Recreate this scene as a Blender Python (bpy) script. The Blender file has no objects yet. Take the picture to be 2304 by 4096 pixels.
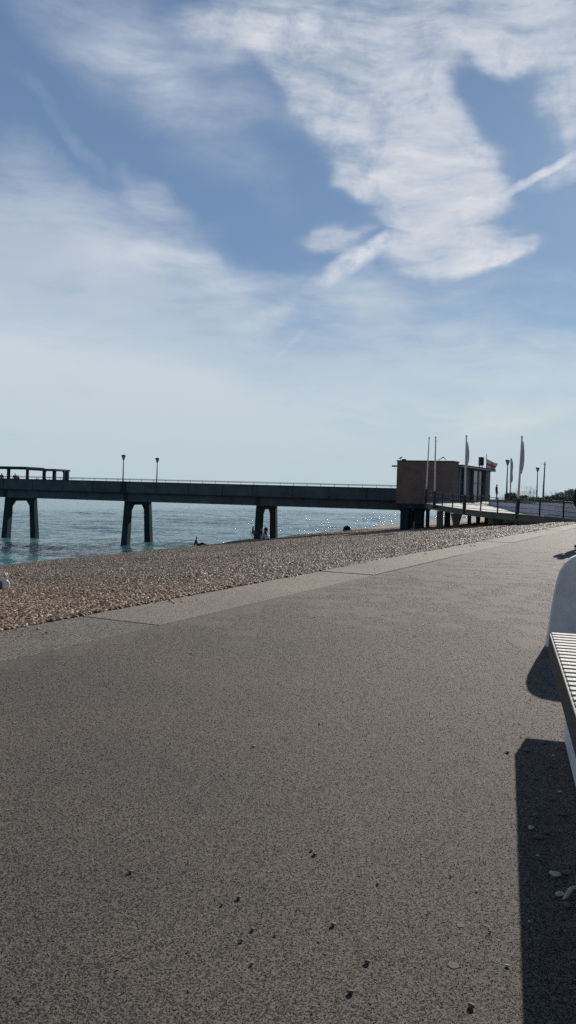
import bpy, bmesh, math, random
from mathutils import Vector, Matrix, noise
random.seed(7)
C = bpy.context.scene.collection
D = bpy.data
# ------------------------------------------------------------------ camera
FPX = 3200.0; H = 1.25
th = math.radians(1.6); pt = math.atan(77 / 3200)
Fw = Vector((0, math.cos(pt), -math.sin(pt)))
R0 = Vector((1, 0, 0)); U0 = R0.cross(Fw)
Rv = math.cos(th) * R0 + math.sin(th) * U0
Uv = -math.sin(th) * R0 + math.cos(th) * U0
cam_d = D.cameras.new('camera'); cam = D.objects.new('camera', cam_d); C.objects.link(cam)
cam_d.sensor_fit = 'VERTICAL'; cam_d.sensor_height = 36; cam_d.lens = 36 * FPX / 4096
cam_d.clip_start = 0.05; cam_d.clip_end = 60000
M = Matrix((Rv, Uv, -Fw)).transposed().to_4x4(); M.translation = Vector((0, 0, H)); cam.matrix_world = M
bpy.context.scene.camera = cam

def ray(X, Y): return Fw + Rv * ((X - 1152) / FPX) - Uv * ((Y - 2048) / FPX)
def P(X, Y, d):
    r = ray(X, Y); return r * (d / r.y) + Vector((0, 0, H))
def G(X, Y, z=0.0):
    r = ray(X, Y); return r * ((z - H) / r.z) + Vector((0, 0, H))
U2 = Vector((.44, .898, 0)).normalized(); V2 = Vector((-U2.y, U2.x, 0))
def ST(s, t, z=0.0): return U2 * t + V2 * s + Vector((0, 0, z))
def toST(p): return p.x * V2.x + p.y * V2.y, p.x * U2.x + p.y * U2.y

# ------------------------------------------------------------------ helpers
class MB:
    def __init__(s): s.v = []; s.f = []
    def add(s, vs, fs):
        o = len(s.v); s.v += [Vector(v) for v in vs]; s.f += [tuple(i + o for i in f) for f in fs]
    def box(s, c, size, rz=0.0, ax=None):
        hx, hy, hz = [q / 2 for q in size]
        vs = [Vector((x, y, z)) for z in (-hz, hz) for x, y in ((-hx, -hy), (hx, -hy), (hx, hy), (-hx, hy))]
        R = Matrix.Rotation(rz, 3, 'Z') if ax is None else ax
        s.add([R @ v + Vector(c) for v in vs], [(3, 2, 1, 0), (4, 5, 6, 7), (0, 1, 5, 4), (1, 2, 6, 5), (2, 3, 7, 6), (3, 0, 4, 7)])
    def beam(s, a, b, w, h, w2=None, h2=None, up=Vector((0, 0, 1))):
        a = Vector(a); b = Vector(b); w2 = w if w2 is None else w2; h2 = h if h2 is None else h2
        d = (b - a).normalized()
        if abs(d.dot(up)) > .98: up = Vector((0, 1, 0))
        x = d.cross(up).normalized(); y = x.cross(d).normalized()
        vs = []
        for p, ww, hh in ((a, w, h), (b, w2, h2)):
            for sx, sy in ((-1, -1), (1, -1), (1, 1), (-1, 1)): vs.append(p + x * sx * ww / 2 + y * sy * hh / 2)
        s.add(vs, [(3, 2, 1, 0), (4, 5, 6, 7), (0, 1, 5, 4), (1, 2, 6, 5), (2, 3, 7, 6), (3, 0, 4, 7)])
    def orient_beam(s, a, b, xa, wx, wy, wx2=None, wy2=None):
        # vertical-ish prism with section axes xa (and its horizontal normal)
        wx2 = wx if wx2 is None else wx2; wy2 = wy if wy2 is None else wy2
        xa = Vector(xa).normalized(); ya = Vector((-xa.y, xa.x, 0))
        vs = []
        for p, ww, hh in ((Vector(a), wx, wy), (Vector(b), wx2, wy2)):
            for sx, sy in ((-1, -1), (1, -1), (1, 1), (-1, 1)): vs.append(p + xa * sx * ww / 2 + ya * sy * hh / 2)
        s.add(vs, [(3, 2, 1, 0), (4, 5, 6, 7), (0, 1, 5, 4), (1, 2, 6, 5), (2, 3, 7, 6), (3, 0, 4, 7)])
    def tube(s, pts, rs, n=10):
        pts = [Vector(p) for p in pts]
        if not isinstance(rs, (list, tuple)): rs = [rs] * len(pts)
        vs = []; fs = []
        for i, p in enumerate(pts):
            d = (pts[min(i + 1, len(pts) - 1)] - pts[max(i - 1, 0)]).normalized()
            up = Vector((0, 0, 1)) if abs(d.z) < .9 else Vector((0, 1, 0))
            x = d.cross(up).normalized(); y = d.cross(x).normalized()
            for k in range(n):
                a = 2 * math.pi * k / n; vs.append(p + (x * math.cos(a) + y * math.sin(a)) * rs[i])
        for i in range(len(pts) - 1):
            for k in range(n):
                k2 = (k + 1) % n; fs.append((i * n + k, i * n + k2, (i + 1) * n + k2, (i + 1) * n + k))
        fs.append(tuple(reversed(range(n)))); fs.append(tuple((len(pts) - 1) * n + k for k in range(n)))
        s.add(vs, fs)
    def lathe(s, base, prof, n=12):  # prof (r,z)
        s.tube([Vector(base) + Vector((0, 0, z)) for r, z in prof], [max(r, .001) for r, z in prof], n)
    def prism(s, poly, z0, z1):
        n = len(poly); zz0 = z0 if isinstance(z0, (list, tuple)) else [z0] * n; zz1 = z1 if isinstance(z1, (list, tuple)) else [z1] * n
        vs = [Vector((p[0], p[1], zz0[i])) for i, p in enumerate(poly)] + [Vector((p[0], p[1], zz1[i])) for i, p in enumerate(poly)]
        fs = [tuple(reversed(range(n))), tuple(range(n, 2 * n))] + [(i, (i + 1) % n, n + (i + 1) % n, n + i) for i in range(n)]
        s.add(vs, fs)
    def strip(s, A, B):
        n = len(A); s.add(list(A) + list(B), [(i, i + 1, n + i + 1, n + i) for i in range(n - 1)])
    def build(s, name, m, parent=None, smooth=False, bevel=0.0, origin=None, fixn=True):
        me = D.meshes.new(name)
        inv = parent.matrix_world.inverted() if parent else Matrix.Identity(4)
        o = D.objects.new(name, me)
        if parent: vs = [inv @ v for v in s.v]
        elif origin is not None:
            o.location = origin; vs = [v - Vector(origin) for v in s.v]
        else: vs = s.v
        me.from_pydata([tuple(v) for v in vs], [], s.f)
        if fixn:
            bm = bmesh.new(); bm.from_mesh(me)
            bmesh.ops.recalc_face_normals(bm, faces=bm.faces); bm.to_mesh(me); bm.free()
        if smooth:
            for p in me.polygons: p.use_smooth = True
        if m: me.materials.append(m)
        C.objects.link(o)
        if parent: o.parent = parent
        if parent: o.matrix_world = parent.matrix_world.copy()
        else: o.matrix_world = Matrix.Translation(o.location)
        if bevel:
            b = o.modifiers.new('bevel', 'BEVEL'); b.width = bevel; b.segments = 2; b.limit_method = 'ANGLE'
        return o
def tag(o, label=None, cat=None, group=None, kind=None):
    if label: o['label'] = label
    if cat: o['category'] = cat
    if group: o['group'] = group
    if kind: o['kind'] = kind
    return o
def thing(name, loc, label, cat, group=None, rz=0.0):
    o = D.objects.new(name, None); C.objects.link(o); o.location = loc; o.rotation_euler = (0, 0, rz)
    o.matrix_world = Matrix.Translation(Vector(loc)) @ Matrix.Rotation(rz, 4, 'Z'); o.empty_display_size = .3
    return tag(o, label, cat, group)
def copy_tree(o, parent=None):
    c = o.copy(); C.objects.link(c); c.parent = parent
    for ch in list(o.children): copy_tree(ch, c)
    return c

# ------------------------------------------------------------------ materials
def nn(nt, t, **kw):
    n = nt.nodes.new(t)
    for k, v in kw.items():
        if k in ('loc',): continue
        if hasattr(n, k) and not k.startswith('in_'): setattr(n, k, v)
    return n
def base_mat(name):
    m = D.materials.new(name); m.use_nodes = True; nt = m.node_tree; return m, nt, nt.nodes['Principled BSDF']
def mat(name, col, rough=.7, var=.25, scale=3.0, col2=None, bump=0.0, bscale=40.0, metal=0.0, spec=.5, detail=6):
    m, nt, b = base_mat(name)
    tc = nn(nt, 'ShaderNodeTexCoord')
    n1 = nn(nt, 'ShaderNodeTexNoise'); n1.inputs['Scale'].default_value = scale; n1.inputs['Detail'].default_value = detail; n1.inputs['Roughness'].default_value = .65
    nt.links.new(tc.outputs['Object'], n1.inputs['Vector'])
    r = nn(nt, 'ShaderNodeValToRGB'); nt.links.new(n1.outputs['Fac'], r.inputs['Fac'])
    c2 = col2 or tuple(c * (1 - var) for c in col)
    r.color_ramp.elements[0].position = .32; r.color_ramp.elements[0].color = (*c2, 1)
    r.color_ramp.elements[1].position = .68; r.color_ramp.elements[1].color = (*(tuple(c * (1 + var * .5) for c in col) if not col2 else col), 1)
    nt.links.new(r.outputs['Color'], b.inputs['Base Color'])
    b.inputs['Roughness'].default_value = rough; b.inputs['Metallic'].default_value = metal
    b.inputs['Specular IOR Level'].default_value = spec
    if bump:
        n2 = nn(nt, 'ShaderNodeTexNoise'); n2.inputs['Scale'].default_value = bscale; n2.inputs['Detail'].default_value = 4
        nt.links.new(tc.outputs['Object'], n2.inputs['Vector'])
        bp = nn(nt, 'ShaderNodeBump'); bp.inputs['Strength'].default_value = 1; bp.inputs['Distance'].default_value = bump
        nt.links.new(n2.outputs['Fac'], bp.inputs['Height']); nt.links.new(bp.outputs['Normal'], b.inputs['Normal'])
    return m
def math_(nt, op, a, b=None, c=None, clamp=False):
    n = nt.nodes.new('ShaderNodeMath'); n.operation = op; n.use_clamp = clamp
    for i, x in enumerate((a, b, c)):
        if x is None: continue
        if isinstance(x, (int, float)): n.inputs[i].default_value = x
        else: nt.links.new(x, n.inputs[i])
    return n.outputs[0]
def ramp(nt, fac, stops, interp='LINEAR'):
    r = nt.nodes.new('ShaderNodeValToRGB'); r.color_ramp.interpolation = interp
    el = r.color_ramp.elements
    while len(el) < len(stops): el.new(.5)
    for e, (p, c) in zip(el, stops): e.position = p; e.color = (*c, 1) if len(c) == 3 else c
    nt.links.new(fac, r.inputs['Fac']); return r.outputs['Color']
def mixc(nt, fac, a, b, mode='MIX'):
    n = nt.nodes.new('ShaderNodeMix'); n.data_type = 'RGBA'; n.blend_type = mode
    for i, x in ((0, fac), (6, a), (7, b)):
        if isinstance(x, (int, float)): n.inputs[i].default_value = x
        elif isinstance(x, tuple): n.inputs[i].default_value = (*x, 1)
        else: nt.links.new(x, n.inputs[i])
    return n.outputs[2]
def tex(nt, kind, vec, scale, detail=3, rough=.5, out=0, **kw):
    n = nt.nodes.new(kind); n.inputs['Scale'].default_value = scale
    if 'Detail' in n.inputs: n.inputs['Detail'].default_value = detail
    if 'Roughness' in n.inputs: n.inputs['Roughness'].default_value = rough
    for k, v in kw.items(): setattr(n, k, v)
    nt.links.new(vec, n.inputs['Vector']); return n

def ground_mat(name, dark, light, patch, spk=170., bumpd=.0035, rough=.85, contrast=1.0):
    m, nt, b = base_mat(name)
    tc = nt.nodes.new('ShaderNodeTexCoord').outputs['Object']
    fine = tex(nt, 'ShaderNodeTexNoise', tc, spk * .45, 3, .7)
    vor = tex(nt, 'ShaderNodeTexVoronoi', tc, spk)
    vb = tex(nt, 'ShaderNodeTexVoronoi', tc, spk * .42)
    s1 = nt.nodes.new('ShaderNodeSeparateColor'); nt.links.new(vor.outputs['Color'], s1.inputs[0])
    s2 = nt.nodes.new('ShaderNodeSeparateColor'); nt.links.new(vb.outputs['Color'], s2.inputs[0])
    mid = tuple((a * .55 + c * .45) for a, c in zip(dark, light))
    grain = ramp(nt, math_(nt, 'ADD', math_(nt, 'MULTIPLY', s1.outputs[0], .85), math_(nt, 'MULTIPLY', fine.outputs['Fac'], .15)), [(.10, dark), (.48, mid), (.78, light), (.86, tuple(min(1, c * 3.0) for c in light)), (.93, tuple(min(1, c * 7.5) for c in light))])
    big = ramp(nt, s2.outputs[1], [(0, dark), (.5, mid), (.9, light), (1, tuple(min(1, c * 4.0) for c in light))])
    bigm = math_(nt, 'MULTIPLY', math_(nt, 'GREATER_THAN', s2.outputs[0], .86), math_(nt, 'LESS_THAN', vb.outputs['Distance'], .36))
    sp = mixc(nt, bigm, grain, big)
    wn = tex(nt, 'ShaderNodeTexNoise', tc, .9, 5, .6)
    wn2 = tex(nt, 'ShaderNodeTexNoise', tc, .16, 3, .5)
    pf = ramp(nt, math_(nt, 'MULTIPLY_ADD', wn2.outputs['Fac'], .6, math_(nt, 'MULTIPLY', wn.outputs['Fac'], .4)), [(.34, (.66, .66, .68)), (.66, patch)])
    c1 = mixc(nt, 1.0, sp, pf, 'MULTIPLY')
    # sparse pale chips set in the surface
    ch = tex(nt, 'ShaderNodeTexVoronoi', tc, 26.0)
    chm = math_(nt, 'LESS_THAN', ch.outputs['Distance'], .12)
    rnd = nt.nodes.new('ShaderNodeSeparateColor'); nt.links.new(ch.outputs['Color'], rnd.inputs[0])
    chm = math_(nt, 'MULTIPLY', chm, math_(nt, 'GREATER_THAN', rnd.outputs[0], .86))
    chc = ramp(nt, rnd.outputs[1], [(0, (.05, .045, .04)), (.45, (.08, .075, .07)), (.6, (.22, .21, .19)), (1, (.34, .33, .31))])
    c2 = mixc(nt, math_(nt, 'MULTIPLY', chm, .8), c1, chc)
    nt.links.new(c2, b.inputs['Base Color']); b.inputs['Roughness'].default_value = rough
    b.inputs['Specular IOR Level'].default_value = .42
    bp = nt.nodes.new('ShaderNodeBump'); bp.inputs['Distance'].default_value = bumpd; bp.inputs['Strength'].default_value = 1
    hh = math_(nt, 'ADD', math_(nt, 'MULTIPLY', s1.outputs[0], .8), math_(nt, 'MULTIPLY', fine.outputs['Fac'], .6))
    nt.links.new(hh, bp.inputs['Height']); nt.links.new(bp.outputs['Normal'], b.inputs['Normal'])
    return m
m_asph = ground_mat('asphalt', (.0045, .0038, .0030), (.033, .0285, .0232), (1.25, 1.18, 1.10), spk=225., bumpd=.0022, rough=.84)
m_strip_a = ground_mat('rough_concrete', (.012, .010, .0075), (.058, .051, .041), (1.1, 1.08, 1.04), spk=120, bumpd=.006)
m_strip_b = ground_mat('smooth_concrete', (.040, .034, .026), (.064, .055, .043), (1.1, 1.08, 1.04), spk=150, bumpd=.002)

PEB = [(0, (.042, .026, .015)), (.2, (.19, .105, .052)), (.38, (.42, .25, .13)), (.52, (.19, .14, .09)), (.66, (.57, .39, .22)), (.82, (.34, .27, .19)), (.93, (.75, .62, .44)), (1, (.9, .8, .65))]
def beach_mat():
    m, nt, b = base_mat('shingle')
    tc = nt.nodes.new('ShaderNodeTexCoord').outputs['Object']
    v1 = tex(nt, 'ShaderNodeTexVoronoi', tc, 17.0); v2 = tex(nt, 'ShaderNodeTexVoronoi', tc, 31.0)
    s1 = nt.nodes.new('ShaderNodeSeparateColor'); nt.links.new(v1.outputs['Color'], s1.inputs[0])
    col = ramp(nt, s1.outputs[0], PEB)
    crevice_shade = ramp(nt, v1.outputs['Distance'], [(.30, (1, 1, 1)), (.62, (.25, .22, .2))])  # crevice shade between the stones painted into the colour
    c = mixc(nt, 1.0, col, crevice_shade, 'MULTIPLY')
    s2 = nt.nodes.new('ShaderNodeSeparateColor'); nt.links.new(v2.outputs['Color'], s2.inputs[0])
    c = mixc(nt, .35, c, ramp(nt, s2.outputs[0], PEB))
    big = tex(nt, 'ShaderNodeTexNoise', tc, .22, 4, .6)
    c = mixc(nt, 1.0, c, ramp(nt, big.outputs['Fac'], [(.35, (1.0, .88, .80)), (.65, (1.08, 1.04, 1.0))]), 'MULTIPLY')
    nt.links.new(c, b.inputs['Base Color']); b.inputs['Roughness'].default_value = .8
    b.inputs['Specular IOR Level'].default_value = .3
    bp = nt.nodes.new('ShaderNodeBump'); bp.inputs['Distance'].default_value = .035; bp.inputs['Strength'].default_value = 1
    h = math_(nt, 'ADD', math_(nt, 'MULTIPLY', v1.outputs['Distance'], -1.0), math_(nt, 'MULTIPLY', v2.outputs['Distance'], -.5))
    nt.links.new(h, bp.inputs['Height']); nt.links.new(bp.outputs['Normal'], b.inputs['Normal'])
    return m
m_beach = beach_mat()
def pebble_mat():
    m, nt, b = base_mat('pebble_stone')
    oi = nt.nodes.new('ShaderNodeObjectInfo')
    tc = nt.nodes.new('ShaderNodeTexCoord').outputs['Object']
    n = tex(nt, 'ShaderNodeTexNoise', tc, 1.6, 3, .6)
    c = ramp(nt, oi.outputs['Random'], PEB)
    c = mixc(nt, 1.0, c, ramp(nt, n.outputs['Fac'], [(.3, (.75, .75, .75)), (.7, (1.2, 1.18, 1.15))]), 'MULTIPLY')
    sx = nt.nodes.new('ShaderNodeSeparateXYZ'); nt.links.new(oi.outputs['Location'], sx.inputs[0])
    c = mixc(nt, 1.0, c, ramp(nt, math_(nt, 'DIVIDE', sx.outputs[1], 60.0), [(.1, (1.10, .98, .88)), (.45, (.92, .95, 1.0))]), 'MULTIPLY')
    nt.links.new(c, b.inputs['Base Color']); b.inputs['Roughness'].default_value = .6; b.inputs['Specular IOR Level'].default_value = .35
    return m
m_peb = pebble_mat()
def water_mat():
    m, nt, b = base_mat('sea_water')
    tc = nt.nodes.new('ShaderNodeTexCoord').outputs['Object']
    mp = nt.nodes.new('ShaderNodeMapping'); mp.vector_type = 'POINT'
    mp.inputs['Rotation'].default_value = (0, 0, math.radians(-62)); nt.links.new(tc, mp.inputs[0])
    st = nt.nodes.new('ShaderNodeMapping'); st.inputs['Scale'].default_value = (.5, 1.0, 1); nt.links.new(mp.outputs[0], st.inputs[0])
    w1 = tex(nt, 'ShaderNodeTexNoise', st.outputs[0], .22, 4, .6)
    w2 = tex(nt, 'ShaderNodeTexNoise', st.outputs[0], .9, 5, .65)
    w3 = tex(nt, 'ShaderNodeTexNoise', st.outputs[0], 5.0, 3, .6)
    h = math_(nt, 'ADD', math_(nt, 'MULTIPLY', w1.outputs['Fac'], .8), math_(nt, 'ADD', math_(nt, 'MULTIPLY', w2.outputs['Fac'], .5), math_(nt, 'MULTIPLY', w3.outputs['Fac'], .05)))
    bp = nt.nodes.new('ShaderNodeBump'); bp.inputs['Distance'].default_value = 1.0; bp.inputs['Strength'].default_value = 1.0
    nt.links.new(h, bp.inputs['Height']); nt.links.new(bp.outputs['Normal'], b.inputs['Normal'])
    pn = tex(nt, 'ShaderNodeTexNoise', st.outputs[0], .10, 5, .65)
    c = ramp(nt, pn.outputs['Fac'], [(.36, (.045, .155, .165)), (.64, (.085, .245, .25))])
    nt.links.new(c, b.inputs['Base Color']); b.inputs['Roughness'].default_value = .05; b.inputs['IOR'].default_value = 1.33; b.inputs['Specular IOR Level'].default_value = .38
    return m
m_sea = water_mat()
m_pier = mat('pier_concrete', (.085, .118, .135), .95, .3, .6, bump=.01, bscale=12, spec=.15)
m_pier_dark = mat('dark_concrete', (.030, .055, .066), .95, .35, .8, bump=.01, bscale=12, spec=.15)  # deeper tone of the pier concrete for legs, inner girders and shelter
m_conc = mat('terrace_concrete', (.15, .145, .115), .85, .3, 1.2, bump=.008, bscale=20)
m_terr = mat('terrace_paving', (.50, .51, .45), .8, .15, 1.5, bump=.003, bscale=30)
m_bench = mat('bench_concrete', (.82, .82, .80), .75, .30, 3.2, bump=.002, bscale=90, detail=12)
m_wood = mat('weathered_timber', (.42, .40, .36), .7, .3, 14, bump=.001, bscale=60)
m_wood_shade = mat('shaded_timber', (.035, .033, .030), .7, .4, 10, bump=.001, bscale=60)  # bench timber darkened, shade on the boards below the slats put into colour
m_white = mat('white_paint', (.62, .63, .66), .5, .12, 2)
m_dark = mat('dark_paint', (.018, .024, .032), .5, .3, 4)
m_black = mat('black_metal', (.010, .013, .018), .45, .3, 6)
m_grey = mat('grey_metal', (.10, .12, .135), .5, .3, 3)
m_fascia = mat('white_fascia', (.50, .50, .54), .6, .12, 1)
m_roof = mat('roof_felt', (.045, .05, .06), .9, .3, 2)
m_wall = mat('retaining_wall_render', (.62, .63, .68), .8, .14, .8, bump=.004, bscale=15)
m_soil = mat('planting_soil', (.06, .065, .04), .95, .4, 2, bump=.03, bscale=8)
m_leaf = mat('shrub_leaves', (.15, .19, .12), .7, .5, 1.5)
m_leaf2 = mat('tree_leaves', (.36, .41, .35), .7, .35, .8)
m_bark = mat('bark', (.07, .055, .04), .9, .3, 8)
m_straw = mat('dry_grass', (.20, .19, .15), .9, .3, 6)
m_skin = mat('skin', (.45, .28, .20), .6, .1, 8)
m_hair = mat('dark_hair', (.02, .015, .012), .6, .3, 20)
m_hairg = mat('grey_hair', (.45, .45, .46), .7, .2, 20)
m_stone = mat('loose_stone', (.17, .15, .125), .75, .5, 60)
m_stone_l = mat('pale_stone', (.55, .54, .50), .7, .3, 60)
m_bag = mat('white_plastic', (.72, .71, .70), .45, .12, 12)
m_flagw = mat('white_cloth', (.60, .58, .60), .8, .15, 4)
m_glassd = mat('dark_glass', (.012, .016, .022), .12, .4, .8, spec=.6)
m_panel = mat('grey_panel', (.085, .10, .125), .6, .3, 1.2)
def brick_mat():
    m, nt, b = base_mat('brick')
    tc = nt.nodes.new('ShaderNodeTexCoord').outputs['Object']
    mp = nt.nodes.new('ShaderNodeMapping'); mp.inputs['Rotation'].default_value = (0, 0, 0); nt.links.new(tc, mp.inputs[0])
    sep = nt.nodes.new('ShaderNodeSeparateXYZ'); nt.links.new(mp.outputs[0], sep.inputs[0])
    cmb = nt.nodes.new('ShaderNodeCombineXYZ'); nt.links.new(math_(nt, 'ADD', sep.outputs[0], sep.outputs[1]), cmb.inputs[0]); nt.links.new(sep.outputs[2], cmb.inputs[1])
    br = nt.nodes.new('ShaderNodeTexBrick'); nt.links.new(cmb.outputs[0], br.inputs['Vector'])
    br.inputs['Scale'].default_value = 1.0; br.inputs['Brick Width'].default_value = .225; br.inputs['Row Height'].default_value = .075
    br.inputs['Mortar Size'].default_value = .008
    br.inputs['Color1'].default_value = (.185, .125, .098, 1); br.inputs['Color2'].default_value = (.13, .098, .085, 1); br.inputs['Mortar'].default_value = (.18, .165, .15, 1)
    n = tex(nt, 'ShaderNodeTexNoise', tc, .9, 5, .6)
    c = mixc(nt, 1, br.outputs['Color'], ramp(nt, n.outputs['Fac'], [(.3, (.75, .76, .82)), (.7, (1.15, 1.1, 1.05))]), 'MULTIPLY')
    nt.links.new(c, b.inputs['Base Color']); b.inputs['Roughness'].default_value = .9
    return m
m_brick = brick_mat()
def cloth(name, c): return mat(name, c, .9, .2, 6, bump=.004, bscale=25)
m_c_dark = cloth('dark_cloth', (.018, .022, .03)); m_c_navy = cloth('navy_cloth', (.02, .03, .055)); m_c_maroon = cloth('maroon_cloth', (.50, .06, .15))
m_c_red = cloth('red_cloth', (.38, .06, .07)); m_c_plum = cloth('plum_cloth', (.10, .035, .075)); m_c_white = cloth('white_cotton', (.85, .82, .85)); m_c_green = cloth('dark_green_canvas', (.015, .035, .035))
def flag_mat():
    m, nt, b = base_mat('red_and_white_flag')
    tc = nt.nodes.new('ShaderNodeTexCoord').outputs['UV']
    sep = nt.nodes.new('ShaderNodeSeparateXYZ'); nt.links.new(tc, sep.inputs[0])
    def band(o, c, w): return math_(nt, 'LESS_THAN', math_(nt, 'ABSOLUTE', math_(nt, 'SUBTRACT', o, c)), w)
    cr = math_(nt, 'MAXIMUM', band(sep.outputs[0], .5, .085), band(sep.outputs[1], .5, .11))
    dg = math_(nt, 'MAXIMUM', band(math_(nt, 'SUBTRACT', sep.outputs[0], sep.outputs[1]), 0, .05), band(math_(nt, 'ADD', sep.outputs[0], sep.outputs[1]), 1, .05))
    c = mixc(nt, math_(nt, 'MAXIMUM', cr, math_(nt, 'MULTIPLY', dg, .6)), (.85, .80, .82), (.55, .10, .13))
    nt.links.new(c, b.inputs['Base Color']); b.inputs['Roughness'].default_value = .9
    return m
m_flag = flag_mat()

# ------------------------------------------------------------------ light and sky
SUN_AZ, SUN_EL = math.radians(26), math.radians(22.5)
to_sun = Vector((math.sin(SUN_AZ) * math.cos(SUN_EL), math.cos(SUN_AZ) * math.cos(SUN_EL), math.sin(SUN_EL)))
sl = D.lights.new('sun', 'SUN'); sl.energy = 4.6; sl.angle = math.radians(.5); sl.color = (1.0, .93, .84)
so = D.objects.new('sun', sl); C.objects.link(so); so.rotation_euler = to_sun.to_track_quat('Z', 'Y').to_euler(); so.location = (60, 120, 80)

def ang(x, y):  # photo direction -> azimuth, elevation (radians)
    r = ray(x * 1.59, y * 1.59).normalized(); return math.atan2(r.x, r.y), math.asin(r.z)
W = D.worlds.new('World'); bpy.context.scene.world = W; W.use_nodes = True; nt = W.node_tree
bg = nt.nodes['Background']
sky = nt.nodes.new('ShaderNodeTexSky'); sky.sky_type = 'NISHITA'; sky.sun_disc = False
sky.sun_elevation = SUN_EL; sky.sun_rotation = SUN_AZ; sky.air_density = 1.0; sky.dust_density = .6; sky.ozone_density = 2.0
gen = nt.nodes.new('ShaderNodeTexCoord').outputs['Generated']
sp = nt.nodes.new('ShaderNodeSeparateXYZ'); nt.links.new(gen, sp.inputs[0])
az = math_(nt, 'ARCTAN2', sp.outputs[0], sp.outputs[1])
el = math_(nt, 'ARCSINE', sp.outputs[2])
elp = math_(nt, 'ABSOLUTE', el)
cb = nt.nodes.new('ShaderNodeCombineXYZ'); nt.links.new(az, cb.inputs[0]); nt.links.new(elp, cb.inputs[1])
uv = cb.outputs[0]
def vmath(op, a, b=None, s=None):
    n = nt.nodes.new('ShaderNodeVectorMath'); n.operation = op
    for i, x in enumerate((a, b)):
        if x is None: continue
        if isinstance(x, tuple): n.inputs[i].default_value = x
        else: nt.links.new(x, n.inputs[i])
    if s is not None: n.inputs['Scale'].default_value = s
    return n.outputs[0]
def warp(vec, scale, amt, det=3):
    n = tex(nt, 'ShaderNodeTexNoise', vec, scale, det, .55)
    return vmath('ADD', vec, vmath('SCALE', vmath('SUBTRACT', n.outputs['Color'], (.5, .5, .5)), None, amt))
uvw = warp(warp(uv, 4.5, .10, 3), 17, .036, 6)
PXR = 1.59 / FPX
def blob(vec, cx, cy, a, b, deg, w, kind='QUADRATIC_SPHERE'):
    u0, v0 = ang(cx, cy)
    mp = nt.nodes.new('ShaderNodeMapping'); mp.vector_type = 'TEXTURE'
    mp.inputs['Location'].default_value = (u0, v0, 0); mp.inputs['Rotation'].default_value = (0, 0, math.radians(deg))
    mp.inputs['Scale'].default_value = (a * PXR, b * PXR, 1); nt.links.new(vec, mp.inputs[0])
    g = nt.nodes.new('ShaderNodeTexGradient'); g.gradient_type = 'SPHERICAL'; nt.links.new(mp.outputs[0], g.inputs[0])
    return math_(nt, 'MULTIPLY', math_(nt, 'SMOOTH_MIN', math_(nt, 'MULTIPLY', g.outputs['Fac'], 1.75), 1.0, .45), w)
def total(lst):
    acc = lst[0]
    for x in lst[1:]: acc = math_(nt, 'ADD', acc, x)
    return acc
# deg: counter-clockwise in the sky as seen
main = total([blob(uvw, *q) for q in [
    (1020, 20, 520, 160, 0, .95), (760, 120, 300, 130, -32, .75), (900, 270, 330, 170, -42, .85), (1040, 400, 260, 200, -40, .85),
    (1120, 300, 160, 160, -40, .35), (1060, 520, 240, 120, -10, .8), (1130, 645, 210, 75, 0, .85), (1245, 648, 130, 30, 3, .55),
    (850, 598, 130, 45, 0, .55), (1400, 110, 190, 190, 0, .75), (1400, 350, 130, 130, 0, .4), (1180, 90, 180, 110, 0, .3), (620, 60, 330, 120, -15, .5), (560, 180, 200, 90, -25, .35)]])
hole = total([blob(uvw, *q) for q in [(1290, 280, 170, 110, -50, .36), (1010, 585, 130, 26, 8, .55), (930, 540, 110, 45, -20, .35), (1160, 160, 130, 60, -20, .38), (1340, 170, 90, 60, 10, .12)]])
main = math_(nt, 'SUBTRACT', main, hole)
# fibrous noise, stretched along the drift of the cirrus
mp1 = nt.nodes.new('ShaderNodeMapping'); mp1.inputs['Rotation'].default_value = (0, 0, math.radians(12)); mp1.inputs['Scale'].default_value = (.4, 1.7, 1); uvf = warp(uv, 5, .06, 2)
nt.links.new(uvf, mp1.inputs[0])
f1 = tex(nt, 'ShaderNodeTexNoise', mp1.outputs[0], 16, 9, .62).outputs['Fac']
mp2 = nt.nodes.new('ShaderNodeMapping'); mp2.inputs['Rotation'].default_value = (0, 0, math.radians(38)); mp2.inputs['Scale'].default_value = (.35, 1.4, 1); nt.links.new(uvf, mp2.inputs[0])
f2 = tex(nt, 'ShaderNodeTexNoise', mp2.outputs[0], 7, 8, .6).outputs['Fac']
mainN = math_(nt, 'ADD', math_(nt, 'SMOOTH_MIN', main, .72, .5), math_(nt, 'MULTIPLY', math_(nt, 'SUBTRACT', math_(nt, 'ADD', math_(nt, 'MULTIPLY', f1, .5), math_(nt, 'MULTIPLY', f2, .5)), .5), 3.0))
dens = ramp(nt, mainN, [(.0, (0, 0, 0)), (.32, (.30, .30, .30)), (.68, (.76, .76, .76)), (1.1, (.96, .96, .96))])
dens = math_(nt, 'MULTIPLY', dens, math_(nt, 'SMOOTH_MIN', math_(nt, 'MULTIPLY', main, 1.5), 1.0, .5))
dens = math_(nt, 'MAXIMUM', dens, 0.0)
f5 = tex(nt, 'ShaderNodeTexNoise', uvw, 8.5, 7, .62).outputs['Fac']
f6 = tex(nt, 'ShaderNodeTexNoise', warp(uv, 20, .03, 3), 34, 8, .68).outputs['Fac']
dens = math_(nt, 'MULTIPLY', dens, math_(nt, 'MULTIPLY_ADD', math_(nt, 'ADD', math_(nt, 'MULTIPLY', f5, .65), math_(nt, 'MULTIPLY', f6, .35)), 3.6, -.78, clamp=True))
uvs = warp(warp(uv, 9, .016, 2), 40, .011, 6)
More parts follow.
